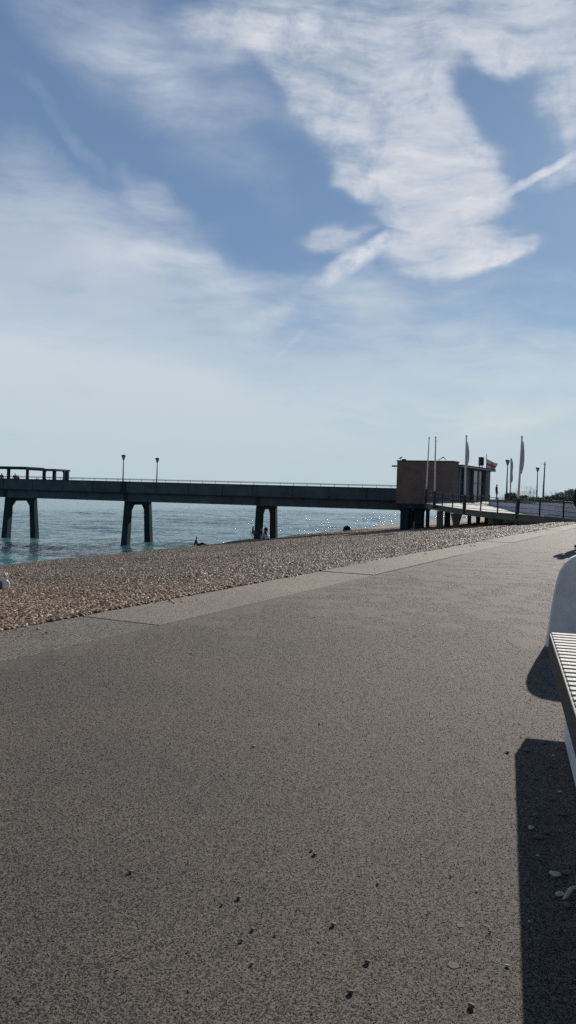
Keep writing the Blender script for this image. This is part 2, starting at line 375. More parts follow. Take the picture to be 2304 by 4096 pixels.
streak = total([blob(uvs, *q) for q in [(885, 655, 150, 30, 32, 1.0), (960, 612, 90, 30, 35, .5), (1350, 440, 170, 13, 24, 1.0), (1400, 440, 90, 30, 14, .55)]])
f3 = tex(nt, 'ShaderNodeTexNoise', uvs, 55, 7, .65).outputs['Fac']
streak = math_(nt, 'MULTIPLY', streak, math_(nt, 'MULTIPLY_ADD', math_(nt, 'ADD', math_(nt, 'MULTIPLY', f1, .5), math_(nt, 'MULTIPLY', f3, .5)), 3.4, -1.05, clamp=True))
def soft(vec, cx, cy, a, b, deg, w): return math_(nt, 'MULTIPLY', math_(nt, 'POWER', math_(nt, 'DIVIDE', blob(vec, cx, cy, a, b, deg, 1.0), .95), 1.3), w)
uvz = warp(warp(uv, 3.2, .14, 2), 22, .045, 7)
wisp = total([soft(uvz, *q) for q in [(250, 585, 520, 110, -20, .42), (230, 80, 300, 170, -25, .5), (480, 200, 330, 110, -10, .42), (90, 310, 150, 24, -28, .12), (220, 420, 110, 24, -30, .15),
    (380, 520, 130, 60, -40, .4), (930, 750, 130, 90, -20, .55), (640, 795, 130, 34, 25, .7), (715, 857, 70, 18, 30, .6), (400, 700, 320, 60, 3, .45), (1260, 880, 330, 90, 0, .5), (560, 400, 260, 110, -35, .25), (1250, 1010, 260, 50, 0, .8), (1190, 1050, 200, 40, 0, .6)]])
f4 = tex(nt, 'ShaderNodeTexNoise', mp2.outputs[0], 24, 8, .62).outputs['Fac']
wisp = math_(nt, 'MULTIPLY', wisp, math_(nt, 'MULTIPLY_ADD', math_(nt, 'ADD', math_(nt, 'MULTIPLY', f2, .6), math_(nt, 'MULTIPLY', f4, .4)), 4.2, -1.45, clamp=True))
# thin veil thickening to the horizon
u0, v0 = ang(0, 600); u1, v1 = ang(1449, 890)
slope = (v1 - v0) / (u1 - u0)
edge = math_(nt, 'SUBTRACT', math_(nt, 'MULTIPLY_ADD', math_(nt, 'MAXIMUM', math_(nt, 'MINIMUM', az, .5), -.5), slope, v0 - slope * u0), elp)
edge = math_(nt, 'ADD', edge, math_(nt, 'MULTIPLY', math_(nt, 'SUBTRACT', f2, .5), .34))
veil = ramp(nt, math_(nt, 'MULTIPLY_ADD', edge, 4.2, .36, clamp=True), [(0, (0, 0, 0)), (.55, (.62, .62, .62)), (1, (.93, .93, .93))], 'EASE')
veil = math_(nt, 'MULTIPLY', veil, math_(nt, 'MULTIPLY_ADD', math_(nt, 'ADD', math_(nt, 'MULTIPLY', f2, .5), math_(nt, 'MULTIPLY', f1, .5)), 1.4, .33, clamp=True))
SK = 10.0
blue = mixc(nt, 1.0, sky.outputs[0], (.62, .86, 1.10), 'MULTIPLY')
tgt = ramp(nt, elp, [(0, (.38, .50, .58)), (.12, (.25, .40, .56)), (.28, (.17, .27, .44)), (.6, (.125, .205, .35)), (1, (.05, .09, .19))])
front = math_(nt, 'MULTIPLY_ADD', sp.outputs[1], .9, .75, clamp=True)
tgtS = vmath('SCALE', tgt, None, SK)
blue = mixc(nt, .88, blue, tgtS)
lum = math_(nt, 'MULTIPLY_ADD', f1, .5, .72)
cc = ramp(nt, mainN, [(.2, (.40, .47, .58)), (.6, (.58, .63, .70)), (1.0, (.72, .74, .79))])
hz = ramp(nt, elp, [(0, (.50, .60, .66)), (.10, (.57, .65, .70)), (.19, (.62, .68, .74)), (.27, (.61, .66, .73)), (.5, (.45, .54, .66))])
hz2 = ramp(nt, elp, [(0, (.56, .65, .68)), (.12, (.62, .69, .72)), (.3, (.58, .64, .72)), (.6, (.50, .56, .68))])
c = mixc(nt, veil, blue, vmath('SCALE', hz, None, SK))
c = mixc(nt, math_(nt, 'MINIMUM', wisp, .9), c, vmath('SCALE', hz2, None, SK))
c = mixc(nt, math_(nt, 'MINIMUM', dens, .97), c, vmath('SCALE', cc, None, SK))
c = mixc(nt, streak, c, (6.6, 7.0, 7.7))
# dim the sky away from the sun, level set for fill on shaded faces
back = ramp(nt, math_(nt, 'MULTIPLY_ADD', sp.outputs[1], .5, .5), [(.0, (.68, .66, .64)), (.5, (.72, .72, .72)), (.85, (1, 1, 1))])
c = mixc(nt, 1.0, c, back, 'MULTIPLY')
nt.links.new(c, bg.inputs[0]); bg.inputs[1].default_value = .1

# ------------------------------------------------------------------ ground
WATER_Z = -5.9
S_EDGE, S_ASPH = 5.27, 4.25
mb = MB()
def prom_pt(s, t): return ST(s, t, 0)
ts = [-40, -10, 0, 5, 10, 20, 30, 40, 50, 80, 200]
ss = [S_ASPH, 2, 0, -3, -8, -20, -60]
for i in range(len(ts) - 1):
    for j in range(len(ss) - 1):
        a, b_ = ts[i], ts[i + 1]; s0, s1 = ss[j], ss[j + 1]
        mb.add([ST(s0, a), ST(s1, a), ST(s1, b_), ST(s0, b_)], [(0, 1, 2, 3)])
tag(mb.build('promenade', m_asph), kind='structure')
# the concrete strip, cast in bays
JT = [-23.0, -17.2, -11.4, -5.6, .3, 6.05, 11.75, 17.5, 23.2, 29, 34.8, 40.6, 46.4]
for i in range(len(JT) - 1):
    a, b_ = JT[i] + .006, JT[i + 1] - .006
    mb = MB(); dz = .004 if i % 2 else .012
    if i == 4: dz = -.004 + .006
    mb.prism([(ST(s, t).x, ST(s, t).y) for s, t in ((S_ASPH + .004, a), (S_ASPH + .004, b_), (S_EDGE, b_), (S_EDGE, a))], -.35, dz)
    o = mb.build('promenade_edge_bay', m_strip_a if i in (4, 3, 2) else m_strip_b, bevel=.006); tag(o, kind='structure')

def kslope(t):
    pts = [(40, .120), (82, .111), (129, .096), (220, .088), (420, .084)]
    if t <= pts[0][0]: return pts[0][1]
    for (a, ka), (b, kb) in zip(pts, pts[1:]):
        if t <= b: return ka + (kb - ka) * (t - a) / (b - a)
    return pts[-1][1]
def beach_z(s, t):
    k = kslope(t); sc = 44.5
    z = -.03 - k * max(0, s - 5.25)
    if 5.25 < s < 9: z -= .0
    if s > sc: z = -.03 - k * (sc - 5.25) - .22 * (s - sc)
    n = noise.noise(Vector((s * .25, t * .12, 3.1))) * .20 + noise.noise(Vector((s * .9, t * .5, 8.1))) * .035
    return z + n * min(1, max(0, (s - 5.3) / 2))
mb = MB()
S = [5.24, 5.4, 5.8] + [6.4 + .7 * i for i in range(60)] + [49.5, 51, 54, 60, 75, 110]
T = [-30, -20, -12] + [-8 + 1.0 * i for i in range(70)] + [63 + 2.2 * i for i in range(40)] + [155 + 9 * i for i in range(30)]
grid = [[ST(s, t, beach_z(s, t)) for s in S] for t in T]
n = len(S)
mb.v = [v for r in grid for v in r]; mb.f = [(i * n + j, i * n + j + 1, (i + 1) * n + j + 1, (i + 1) * n + j) for i in range(len(T) - 1) for j in range(n - 1)]
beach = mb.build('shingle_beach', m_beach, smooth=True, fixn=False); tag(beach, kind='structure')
beach.data.flip_normals() if beach.data.polygons[0].normal.z < 0 else None

# loose stones over the near part of the beach (geometry nodes: nobody could count them)
mb = MB(); st_ = .5
s = 5.16
while s < 47:
    t = 2.0
    while t < 112:
        c_ = ST(s, t)
        if c_.y < 110 and c_.x > -.42 * c_.y - 1.2 and c_.x < .40 * c_.y:
            q = [(s, t), (s + st_, t), (s + st_, t + st_), (s, t + st_)]
            mb.add([ST(a, b, beach_z(a, b) + .004 if a > 5.25 else .012) for a, b in q], [(0, 1, 2, 3)])
        t += st_
    s += st_
peb = mb.build('beach_pebbles', m_peb, fixn=False); tag(peb, kind='stuff')
peb['label'] = 'brown and grey shingle pebbles beside the promenade edge'
def pebble_nodes(obj, dens0, smin, smax, seed, edge_jit=True):
    ng = D.node_groups.new('scatter_pebbles', 'GeometryNodeTree')
    ng.interface.new_socket('Geometry', in_out='INPUT', socket_type='NodeSocketGeometry')
    ng.interface.new_socket('Geometry', in_out='OUTPUT', socket_type='NodeSocketGeometry')
    N = ng.nodes; L = ng.links
    gi = N.new('NodeGroupInput'); go = N.new('NodeGroupOutput')
    dp = N.new('GeometryNodeDistributePointsOnFaces'); dp.inputs['Seed'].default_value = seed
    pos = N.new('GeometryNodeInputPosition'); ln = N.new('ShaderNodeVectorMath'); ln.operation = 'LENGTH'; L.new(pos.outputs[0], ln.inputs[0])
    dv = N.new('ShaderNodeMath'); dv.operation = 'DIVIDE'; dv.inputs[0].default_value = 8.0; L.new(ln.outputs['Value'], dv.inputs[1])
    pw0 = N.new('ShaderNodeMath'); pw0.operation = 'POWER'; pw0.inputs[1].default_value = 1.15; L.new(dv.outputs[0], pw0.inputs[0])
    mr = N.new('ShaderNodeMath'); mr.operation = 'MULTIPLY'; mr.inputs[1].default_value = dens0; L.new(pw0.outputs[0], mr.inputs[0])
    L.new(gi.outputs[0], dp.inputs['Mesh']); L.new(mr.outputs[0], dp.inputs['Density'])
    ico = N.new('GeometryNodeMeshIcoSphere'); ico.inputs['Radius'].default_value = 1; ico.inputs['Subdivisions'].default_value = 2
    sp_ = N.new('GeometryNodeSetPosition'); nz = N.new('ShaderNodeTexNoise'); nz.inputs['Scale'].default_value = .8
    sub = N.new('ShaderNodeVectorMath'); sub.operation = 'SUBTRACT'; sub.inputs[1].default_value = (.5, .5, .5)
    sc = N.new('ShaderNodeVectorMath'); sc.operation = 'SCALE'; sc.inputs['Scale'].default_value = .9
    L.new(nz.outputs['Color'], sub.inputs[0]); L.new(sub.outputs[0], sc.inputs[0]); L.new(sc.outputs[0], sp_.inputs['Offset']); L.new(ico.outputs['Mesh'], sp_.inputs['Geometry'])
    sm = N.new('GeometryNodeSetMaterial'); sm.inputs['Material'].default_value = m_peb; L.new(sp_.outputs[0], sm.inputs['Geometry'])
    ip = N.new('GeometryNodeInstanceOnPoints'); L.new(dp.outputs['Points'], ip.inputs['Points']); L.new(sm.outputs[0], ip.inputs['Instance'])
    rr = N.new('FunctionNodeRandomValue'); rr.data_type = 'FLOAT_VECTOR'; rr.inputs[0].default_value = (-.5, -.5, 0); rr.inputs[1].default_value = (.5, .5, 6.28)
    L.new(rr.outputs[0], ip.inputs['Rotation'])
    rs = N.new('FunctionNodeRandomValue'); rs.data_type = 'FLOAT'; rs.inputs[2].default_value = 0; rs.inputs[3].default_value = 1; rs.inputs['Seed'].default_value = 5
    pw = N.new('ShaderNodeMath'); pw.operation = 'POWER'; pw.inputs[1].default_value = 2.0; L.new(rs.outputs[1], pw.inputs[0])
    mrr = N.new('ShaderNodeMapRange'); mrr.inputs['To Min'].default_value = smin; mrr.inputs['To Max'].default_value = smax; L.new(pw.outputs[0], mrr.inputs['Value'])
    iv = N.new('ShaderNodeMath'); iv.operation = 'DIVIDE'; iv.inputs[1].default_value = 8.0; L.new(ln.outputs['Value'], iv.inputs[0])
    far = N.new('ShaderNodeMath'); far.operation = 'POWER'; far.inputs[1].default_value = .42; L.new(iv.outputs[0], far.inputs[0])
    mu = N.new('ShaderNodeMath'); mu.operation = 'MULTIPLY'; L.new(mrr.outputs[0], mu.inputs[0]); L.new(far.outputs[0], mu.inputs[1])
    rv = N.new('FunctionNodeRandomValue'); rv.data_type = 'FLOAT_VECTOR'; rv.inputs[0].default_value = (.8, .7, .42); rv.inputs[1].default_value = (1.45, 1.1, .75); rv.inputs['Seed'].default_value = 9
    vs = N.new('ShaderNodeVectorMath'); vs.operation = 'SCALE'; L.new(rv.outputs[0], vs.inputs[0]); L.new(mu.outputs[0], vs.inputs['Scale'])
    L.new(vs.outputs[0], ip.inputs['Scale']); L.new(ip.outputs[0], go.inputs[0])
    md = obj.modifiers.new('scatter', 'NODES'); md.node_group = ng
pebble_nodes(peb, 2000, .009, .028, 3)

mb = MB()
s = 4.55
while s < 5.3:
    t = 2.0
    while t < 45:
        if noise.noise(Vector((s * 2.2, t * 1.3, 4))) > .42 - (s - 4.55) * .55:
            mb.add([ST(a, b, .013) for a, b in ((s, t), (s + .15, t), (s + .15, t + .15), (s, t + .15))], [(0, 1, 2, 3)])
        t += .15
    s += .15
spill = mb.build('spilled_pebbles', m_peb, fixn=False); tag(spill, kind='stuff'); spill['label'] = 'sparse shingle pebbles spilled onto the concrete strip'
pebble_nodes(spill, 110, .004, .014, 11)

def grit_mat():
    m, nt, b = base_mat('asphalt_grit')
    oi = nt.nodes.new('ShaderNodeObjectInfo')
    c = ramp(nt, oi.outputs['Random'], [(0, (.006, .005, .004)), (.35, (.02, .018, .015)), (.55, (.05, .044, .037)), (.78, (.11, .10, .085)), (.92, (.22, .205, .18)), (1, (.50, .48, .44))])
    nt.links.new(c, b.inputs['Base Color']); b.inputs['Roughness'].default_value = .7; return m
m_grit = grit_mat()
mb = MB()
x0 = -9.0; g_rnd = random.Random(3)
while x0 < 9:
    y0 = 1.4
    while y0 < 22:
        if abs(x0) < .42 * y0 + .35 and g_rnd.random() < min(1, max(0, (21 - y0) / 15)) ** 1.5:
            q4 = [(x0, y0), (x0 + .25, y0), (x0 + .25, y0 + .25), (x0, y0 + .25)]
            if all(toST(Vector((a, b, 0)))[0] < S_ASPH for a, b in q4): mb.add([(a, b, .0006) for a, b in q4], [(0, 1, 2, 3)])
        y0 += .25
    x0 += .25
grit = mb.build('asphalt_grit', m_grit, fixn=False); tag(grit, kind='stuff'); grit['label'] = 'fine loose chippings standing proud of the worn asphalt'
m_keep = m_peb; m_peb = m_grit
pebble_nodes(grit, 2600, .0013, .0034, 21)
m_peb = m_keep

# sea: real waves near the pier, one flat sheet beyond
def wave(x, y):
    w = noise.noise(Vector((x * .055 + y * .03, y * .16 - x * .05, 1.0))) * .42
    w += noise.noise(Vector((x * .13, y * .42, 5.0))) * .20
    w += noise.noise(Vector((x * .38 + 3, y * 1.0, 9.0))) * .085
    return w
SS = [42 + .8 * i for i in range(96)] + [119 + 1.3 * i for i in range(45)]
TT = [18 + .85 * i for i in range(190)] + [180 + 1.6 * i for i in range(90)]
mb = MB(); n = len(SS)
def sea_pt(s_, t_):
    p = ST(s_, t_, WATER_Z); f = min(1, (SS[-1] - s_) / 25, (TT[-1] - t_) / 40, (t_ - TT[0]) / 5); p.z += wave(p.x, p.y) * max(0, f); return p
mb.v = [sea_pt(s_, t_) for t_ in TT for s_ in SS]
mb.f = [(i * n + j, i * n + j + 1, (i + 1) * n + j + 1, (i + 1) * n + j) for i in range(len(TT) - 1) for j in range(n - 1)]
s0, s1, t0, t1 = SS[0], SS[-1], TT[0], TT[-1]
for q_ in ([(s0, -3000), (s1, -3000), (s1, t0), (s0, t0)], [(s0, t1), (s1, t1), (s1, 40000), (s0, 40000)], [(s1, -30000), (40000, -30000), (40000, t0), (s1, t0)], [(s1, t0), (40000, t0), (40000, t1), (s1, t1)], [(s1, t1), (40000, t1), (40000, 40000), (s1, 40000)]):
    mb.add([ST(a, b_, WATER_Z) for a, b_ in q_], [(0, 1, 2, 3)])
sea = mb.build('sea', m_sea, smooth=True, fixn=False); tag(sea, kind='structure')
if sea.data.polygons[0].normal.z < 0: sea.data.flip_normals()
# land behind
mb = MB(); mb.add([ST(-59.9, -300, -.02), ST(-59.9, 900, -.02), ST(-900, 900, -.02), ST(-900, -300, -.02)], [(0, 1, 2, 3)])
o = mb.build('ground', m_soil, fixn=False); tag(o, kind='structure')

# ------------------------------------------------------------------ pier
a_ = Vector((-.9588, .284, 0)); n_ = Vector((.284, .9588, 0))
L1 = Vector((-3.4, 97, 0)); SP = 17.7
def axis(i, off=0.0, z=0.0):  # off measured away from the camera from the near legs' line
    return L1 + a_ * (i - 1) * SP + n_ * off + Vector((0, 0, z))
pier = thing('pier', axis(1, 2.7, -5), 'long concrete pier running out over the sea on splayed legs', 'pier')
I0, I1 = -.12, 7.0
def longbox(i0, i1, o0, o1, z0, z1):
    m_ = MB(); q = [axis(i0, o0), axis(i1, o0), axis(i1, o1), axis(i0, o1)]
    m_.prism([(p.x, p.y) for p in q], z0, z1); return m_
NE, FE = -1.3, 6.7
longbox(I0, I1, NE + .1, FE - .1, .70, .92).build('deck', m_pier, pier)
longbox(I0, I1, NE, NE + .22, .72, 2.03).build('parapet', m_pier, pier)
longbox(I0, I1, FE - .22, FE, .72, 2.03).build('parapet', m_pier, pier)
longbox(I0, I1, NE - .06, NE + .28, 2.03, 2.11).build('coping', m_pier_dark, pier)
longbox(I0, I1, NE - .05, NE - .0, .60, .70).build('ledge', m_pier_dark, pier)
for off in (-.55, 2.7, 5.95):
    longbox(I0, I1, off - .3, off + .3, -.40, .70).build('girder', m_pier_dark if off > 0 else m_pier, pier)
for i in range(0, 8):
    hx = .42
    f = D.objects.new('bent_frame', None)
    m_ = MB()
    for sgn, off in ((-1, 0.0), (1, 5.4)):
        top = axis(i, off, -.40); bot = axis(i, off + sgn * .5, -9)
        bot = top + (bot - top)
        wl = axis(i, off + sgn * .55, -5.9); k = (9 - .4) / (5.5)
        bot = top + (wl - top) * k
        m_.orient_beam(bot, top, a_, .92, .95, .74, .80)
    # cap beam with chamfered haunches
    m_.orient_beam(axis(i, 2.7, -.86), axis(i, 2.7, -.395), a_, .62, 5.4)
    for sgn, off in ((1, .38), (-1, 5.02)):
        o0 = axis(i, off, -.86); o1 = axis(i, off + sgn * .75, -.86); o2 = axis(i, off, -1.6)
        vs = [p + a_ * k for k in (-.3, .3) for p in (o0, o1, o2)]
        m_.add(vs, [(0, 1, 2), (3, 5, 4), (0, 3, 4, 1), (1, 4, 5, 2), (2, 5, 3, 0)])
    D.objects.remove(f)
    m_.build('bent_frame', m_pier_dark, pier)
    mc = MB(); mc.orient_beam(axis(i, -.86, -.30), axis(i, -.86, .62), a_, .6, .05); mc.build('pilaster', m_pier_dark, pier)
# thin joints in the parapet face
for k in range(30):
    i = .25 + k * .25
    mc = MB(); mc.orient_beam(axis(i, NE - .012, .74), axis(i, NE - .012, 2.02), a_, .07, .024); mc.build('parapet_joint', m_pier_dark, pier)
# low rail on the coping
rb = MB(); rb.tube([axis(-.08, NE + .1, 2.42), axis(I1, NE + .1, 2.42)], .028, 8); rail = rb.build('railing', m_grey, pier)
rb = MB(); rb.tube([axis(-.08, FE - .12, 2.42), axis(I1, FE - .12, 2.42)], .028, 8); rb.build('railing', m_grey, pier)
i = 0.0
while i < 4.2:
    q = MB(); q.tube([axis(i, NE + .1, 2.09), axis(i, NE + .1, 2.42)], .024, 6); q.build('post', m_grey, rail)
    i += .0933

def iX(X, off):  # index along the pier whose point at offset 'off' shows under photo column X (used to measure)
    lo, hi = -1.0, 8.0
    for _ in range(50):
        m_ = (lo + hi) / 2; p = axis(m_, off, 2); w = p - Vector((0, 0, H)); x = 1152 + FPX * w.dot(Rv) / w.dot(Fw)
        if x > X: lo = m_
        else: hi = m_
    return lo
# lamp on the pier
def lamp(name, base, h, label, group=None, s=1.0):
    t = thing(name, base, label, 'lamp post', group)
    q = MB(); q.lathe(base, [(.17 * s, 0), (.17 * s, .5), (.11 * s, .55), (.055 * s, h - .75), (.05 * s, h - .7)], 12); q.build('pole', m_grey, t, smooth=True)
    q = MB(); q.lathe(base, [(.06 * s, h - .72), (.09 * s, h - .66), (.10 * s, h - .62)], 12); q.build('collar', m_dark, t)
    q = MB(); q.lathe(base, [(.09 * s, h - .62), (.25 * s, h - .14)], 12); q.build('lantern_glass', m_panel_l, t)
    for k in range(6):
        a = k * math.pi / 3; q = MB()
        q.tube([Vector(base) + Vector((.10 * s * math.cos(a), .10 * s * math.sin(a), h - .63)), Vector(base) + Vector((.262 * s * math.cos(a), .262 * s * math.sin(a), h - .13))], .014 * s, 6); q.build('lantern_rib', m_dark, t)
    q = MB(); q.lathe(base, [(.29 * s, h - .15), (.30 * s, h - .10), (.22 * s, h - .03), (.05 * s, h)], 12); q.build('lantern_cap', m_dark, t)
    return t
m_panel_l = mat('frosted_glass', (.34, .38, .42), .4, .15, 3)
lamp('pier_lamp', axis(iX(492, NE + .35), NE + .35, .92), 4.55, 'slim lamp post on the near parapet of the pier, taller of the pair', 'lamp posts')
lamp('pier_lamp', axis(iX(627, FE - .35), FE - .35, .92), 4.55, 'slim lamp post on the far side of the pier, shorter of the pair', 'lamp posts')
q = MB(); q.orient_beam(axis(iX(494, NE), NE - .10, .72), axis(iX(494, NE), NE - .10, 2.12), a_, .62, .2); q.build('pilaster', m_pier_dark, pier)
q = MB(); q.orient_beam(axis(1.05, NE - .06, .72), axis(1.05, NE - .06, 2.03), a_, .5, .1); q.build('pilaster', m_pier, pier)

# shelter on the pier
sh = thing('pier_shelter', axis(iX(120, 1), 2.0, .92), 'open concrete framed shelter standing on the pier deck at far left', 'shelter')
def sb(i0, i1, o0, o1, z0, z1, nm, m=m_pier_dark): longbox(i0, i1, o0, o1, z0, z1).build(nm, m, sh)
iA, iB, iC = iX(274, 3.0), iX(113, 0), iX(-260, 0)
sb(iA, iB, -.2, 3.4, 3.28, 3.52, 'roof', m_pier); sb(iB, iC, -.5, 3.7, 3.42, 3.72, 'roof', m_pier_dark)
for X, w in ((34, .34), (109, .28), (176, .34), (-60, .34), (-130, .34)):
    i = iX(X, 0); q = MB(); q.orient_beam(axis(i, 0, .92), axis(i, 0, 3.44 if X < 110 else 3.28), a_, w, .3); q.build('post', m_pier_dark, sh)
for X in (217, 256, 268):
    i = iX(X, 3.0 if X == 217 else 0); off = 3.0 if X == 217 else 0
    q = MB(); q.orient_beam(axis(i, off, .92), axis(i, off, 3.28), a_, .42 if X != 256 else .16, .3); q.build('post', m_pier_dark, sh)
def rounded_frame(X0, X1, off):
    i0, i1 = iX(X0, off), iX(X1, off); w = abs(i1 - i0) * SP; z0, z1 = 2.0, 3.28; m_ = MB()
    hh = z1 - z0; out = [(-w / 2, 0), (w / 2, 0), (w / 2, hh), (-w / 2, hh)]
    inner = []; r = min(.32, w * .3); b = .05
    for cx, cz, a0 in ((w / 2 - b - r, hh - b - r, 0), (-w / 2 + b + r, hh - b - r, 90), (-w / 2 + b + r, b + r, 180), (w / 2 - b - r, b + r, 270)):
        for k in range(5):
            a = math.radians(a0 + 22.5 * k); inner.append((cx + r * math.cos(a), cz + r * math.sin(a)))
    outer = []
    for (x, z) in inner:
        sx = w / 2 / max(abs(x), 1e-6); sz = hh / 2 / max(abs(z - hh / 2), 1e-6); k = min(sx, sz); outer.append((x * k, hh / 2 + (z - hh / 2) * k))
    ctr = axis((i0 + i1) / 2, off, z0); N_ = len(inner)
    P3 = lambda q_, dd: ctr - a_ * q_[0] + Vector((0, 0, q_[1])) + n_ * dd
    vs = [P3(q_, -.06) for q_ in inner] + [P3(q_, -.06) for q_ in outer] + [P3(q_, .06) for q_ in inner] + [P3(q_, .06) for q_ in outer]
    fs = []
    for k in range(N_):
        k2 = (k + 1) % N_
        fs += [(k, k2, N_ + k2, N_ + k), (2 * N_ + k, 3 * N_ + k, 3 * N_ + k2, 2 * N_ + k2), (k, 2 * N_ + k, 2 * N_ + k2, k2)]
    m_.add(vs, fs); m_.build('window_frame', m_pier_dark, sh)
rounded_frame(180, 216, 0.0); rounded_frame(218, 254, 0.0)

# ------------------------------------------------------------------ pier-head building
Bc = Vector((17.1, 83.4, 0)); Ac = Vector((11.5, 85.5, 0)); bx = (Bc - Ac).normalized(); by = Vector((-bx.y, bx.x, 0)); Wd = (Bc - Ac).length
Cc = P(1968, 1900, 95.8); Cc.z = 0; sd = (Cc - Bc).normalized(); SL = (Cc - Bc).length
ent = thing('pier_entrance_building', (Ac + Bc) / 2 + by * 5 + Vector((0, 0, .5)), 'flat roofed brick building with glazed side at the landward end of the pier', 'building')
def poly(ps): return [(p.x, p.y) for p in ps]
q = MB(); q.prism(poly([Ac, Bc, Bc + sd * 1.7 + Vector((0, 0, 0)), Ac + sd * 1.7 ]), .44, 4.93); q.build('brick_wall', m_brick, ent)
q = MB(); q.prism(poly([Ac - bx * .06 - by * .06, Bc + bx * .06 - by * .06, Bc + sd * 1.76 + bx * .06, Ac + sd * 1.76 - bx * .06]), 4.93, 5.05); q.build('parapet_cap', m_dark, ent)
# cafe wing behind: solid back, roof, floor, columns, glass
back0 = Ac + sd * 1.7; back1 = Ac + sd * SL; f0 = Bc + sd * 1.7
q = MB(); q.prism(poly([back0 - bx * .0, back0 + bx * .3, back1 + bx * .3, back1]), .5, 4.40); q.build('back_wall', m_brick, ent)
q = MB(); q.prism(poly([back0 + sd * .02, f0 + sd * .02 + bx * .6, Bc + sd * SL + bx * .6, back1]), .50, .80); q.build('floor_slab', m_conc, ent)
q = MB(); q.prism(poly([back0 + sd * .07, f0 + sd * .07 + bx * .42, Bc + sd * (SL + .05) + bx * .42, back1 + sd * .05]), 4.44, 4.52); q.build('canopy_soffit', m_panel, ent)
q = MB(); q.prism(poly([back0 + sd * .07, f0 + sd * .07 + bx * .45, Bc + sd * (SL + .08) + bx * .45, back1 + sd * .08]), 4.52, 4.60); q.build('canopy_fascia', m_fascia, ent)
q = MB(); q.prism(poly([back0 + sd * .07, f0 + sd * .07 + bx * .40, Bc + sd * (SL + .03) + bx * .40, back1 + sd * .03]), 4.60, 4.74); q.build('roof', m_roof, ent)
# side elevation in bays, fraction of the length
for k, (t0, t1, mt, nm) in enumerate([(.125, .17, m_glassd, 'door'), (.178, .27, m_glassd, 'window'), (.30, .46, m_panel, 'blind'), (.475, .51, m_glassd, 'window'), (.52, .79, m_glassd, 'window'), (.80, .86, m_panel, 'column'), (.87, 1.0, m_dark, 'wall_panel')]):
    p0 = Bc + sd * SL * t0; p1 = Bc + sd * SL * t1; ins = .18 if nm != 'column' else -.02
    q = MB(); q.prism(poly([p0 - bx * (ins + .08), p0 - bx * ins, p1 - bx * ins, p1 - bx * (ins + .08)]) if nm != 'column' else poly([p0 - bx * .3, p0 + bx * .1, p1 + bx * .1, p1 - bx * .3]), .80, 4.44)
    w_ = q.build(nm, mt, ent)
    if nm in ('window', 'door'):
        fr = MB()
        for tt in (t0, (t0 + t1) / 2, t1):
            pp = Bc + sd * SL * tt - bx * .14; fr.orient_beam(pp + Vector((0, 0, .8)), pp + Vector((0, 0, 4.42)), sd, .09, .07)
        for zz in (.86, 2.9, 4.36): fr.beam(p0 - bx * .14 + Vector((0, 0, zz)), p1 - bx * .14 + Vector((0, 0, zz)), .06, .09)
        fr.build('frame', m_panel, w_)
for t0 in (.285, .465):
    pp = Bc + sd * SL * t0; q = MB(); q.orient_beam(pp + Vector((0, 0, .8)), pp + Vector((0, 0, 4.44)), sd, .16, .3); q.build('column', m_panel, ent)
q = MB(); p1 = Bc + sd * SL; q.prism(poly([p1 - bx * .25, p1 - bx * Wd, p1 - bx * Wd + sd * .2, p1 - bx * .25 + sd * .2]), .8, 4.44); q.build('end_wall', m_dark, ent)
# bracket lamp on the seaward corner
q = MB(); q.beam(Ac + Vector((0, 0, 4.42)) - bx * .02, Ac + Vector((0, 0, 4.42)) - bx * .55, .16, .16); q.tube([Ac - bx * .02 + Vector((0, 0, 4.05)), Ac - bx * .35 + Vector((0, 0, 4.38))], .035, 6)
q.build('wall_bracket', m_black, ent)
def onroof(X, Y, d): return P(X, Y, d)
# roof things
cp = P(1616, 1844, 86.4); cp.z = 5.05; q = MB(); q.lathe(cp, [(.24, 0), (.27, .10), (.24, .17), (.10, .2)], 12); tag(q.build('roof_vent', m_conc, smooth=True, origin=cp), 'small rounded grey vent on the brick roof near its seaward corner', 'roof vent')
cp = P(1923, 1870, 93); cp.z = 4.74
ch = thing('flue', cp, 'dark square flue box raised on short legs on the cafe roof', 'flue')
q = MB(); q.box(cp + Vector((0, 0, .76)), (.42, .42, .95), .2); q.build('casing', m_dark, ch)
q = MB(); q.box(cp + Vector((.23, 0, .76)), (.10, .38, .88), .2); q.build('side_panel', m_panel, ch)
for sx, sy in ((-.14, -.14), (.14, -.14), (.14, .14), (-.14, .14)):
    q = MB(); q.box(cp + Vector((sx, sy, .145)), (.05, .05, .29)); q.build('leg', m_dark, ch)
q = MB(); q.box(cp + Vector((0, 0, 1.25)), (.5, .5, .03), .2); q.build('cap', m_black, ch)
cp = P(1769, 1845, 84.2); cp.z = 5.05
q = MB(); q.tube([cp + bx * x + Vector((0, 0, z)) for x, z in ((-.42, .0), (-.22, .16), (-.02, .34), (.12, .38), (.27, .24), (.40, 0))], [.02, .025, .05, .06, .03, .02], 8); q.tube([cp + bx * -.5 + Vector((0, 0, .17)), cp + bx * -.22 + Vector((0, 0, .16))], .02, 6)
tag(q.build('roof_hoop', m_grey, origin=cp), 'arched grey metal hoop on the brick roof behind the flagpoles', 'metal hoop')

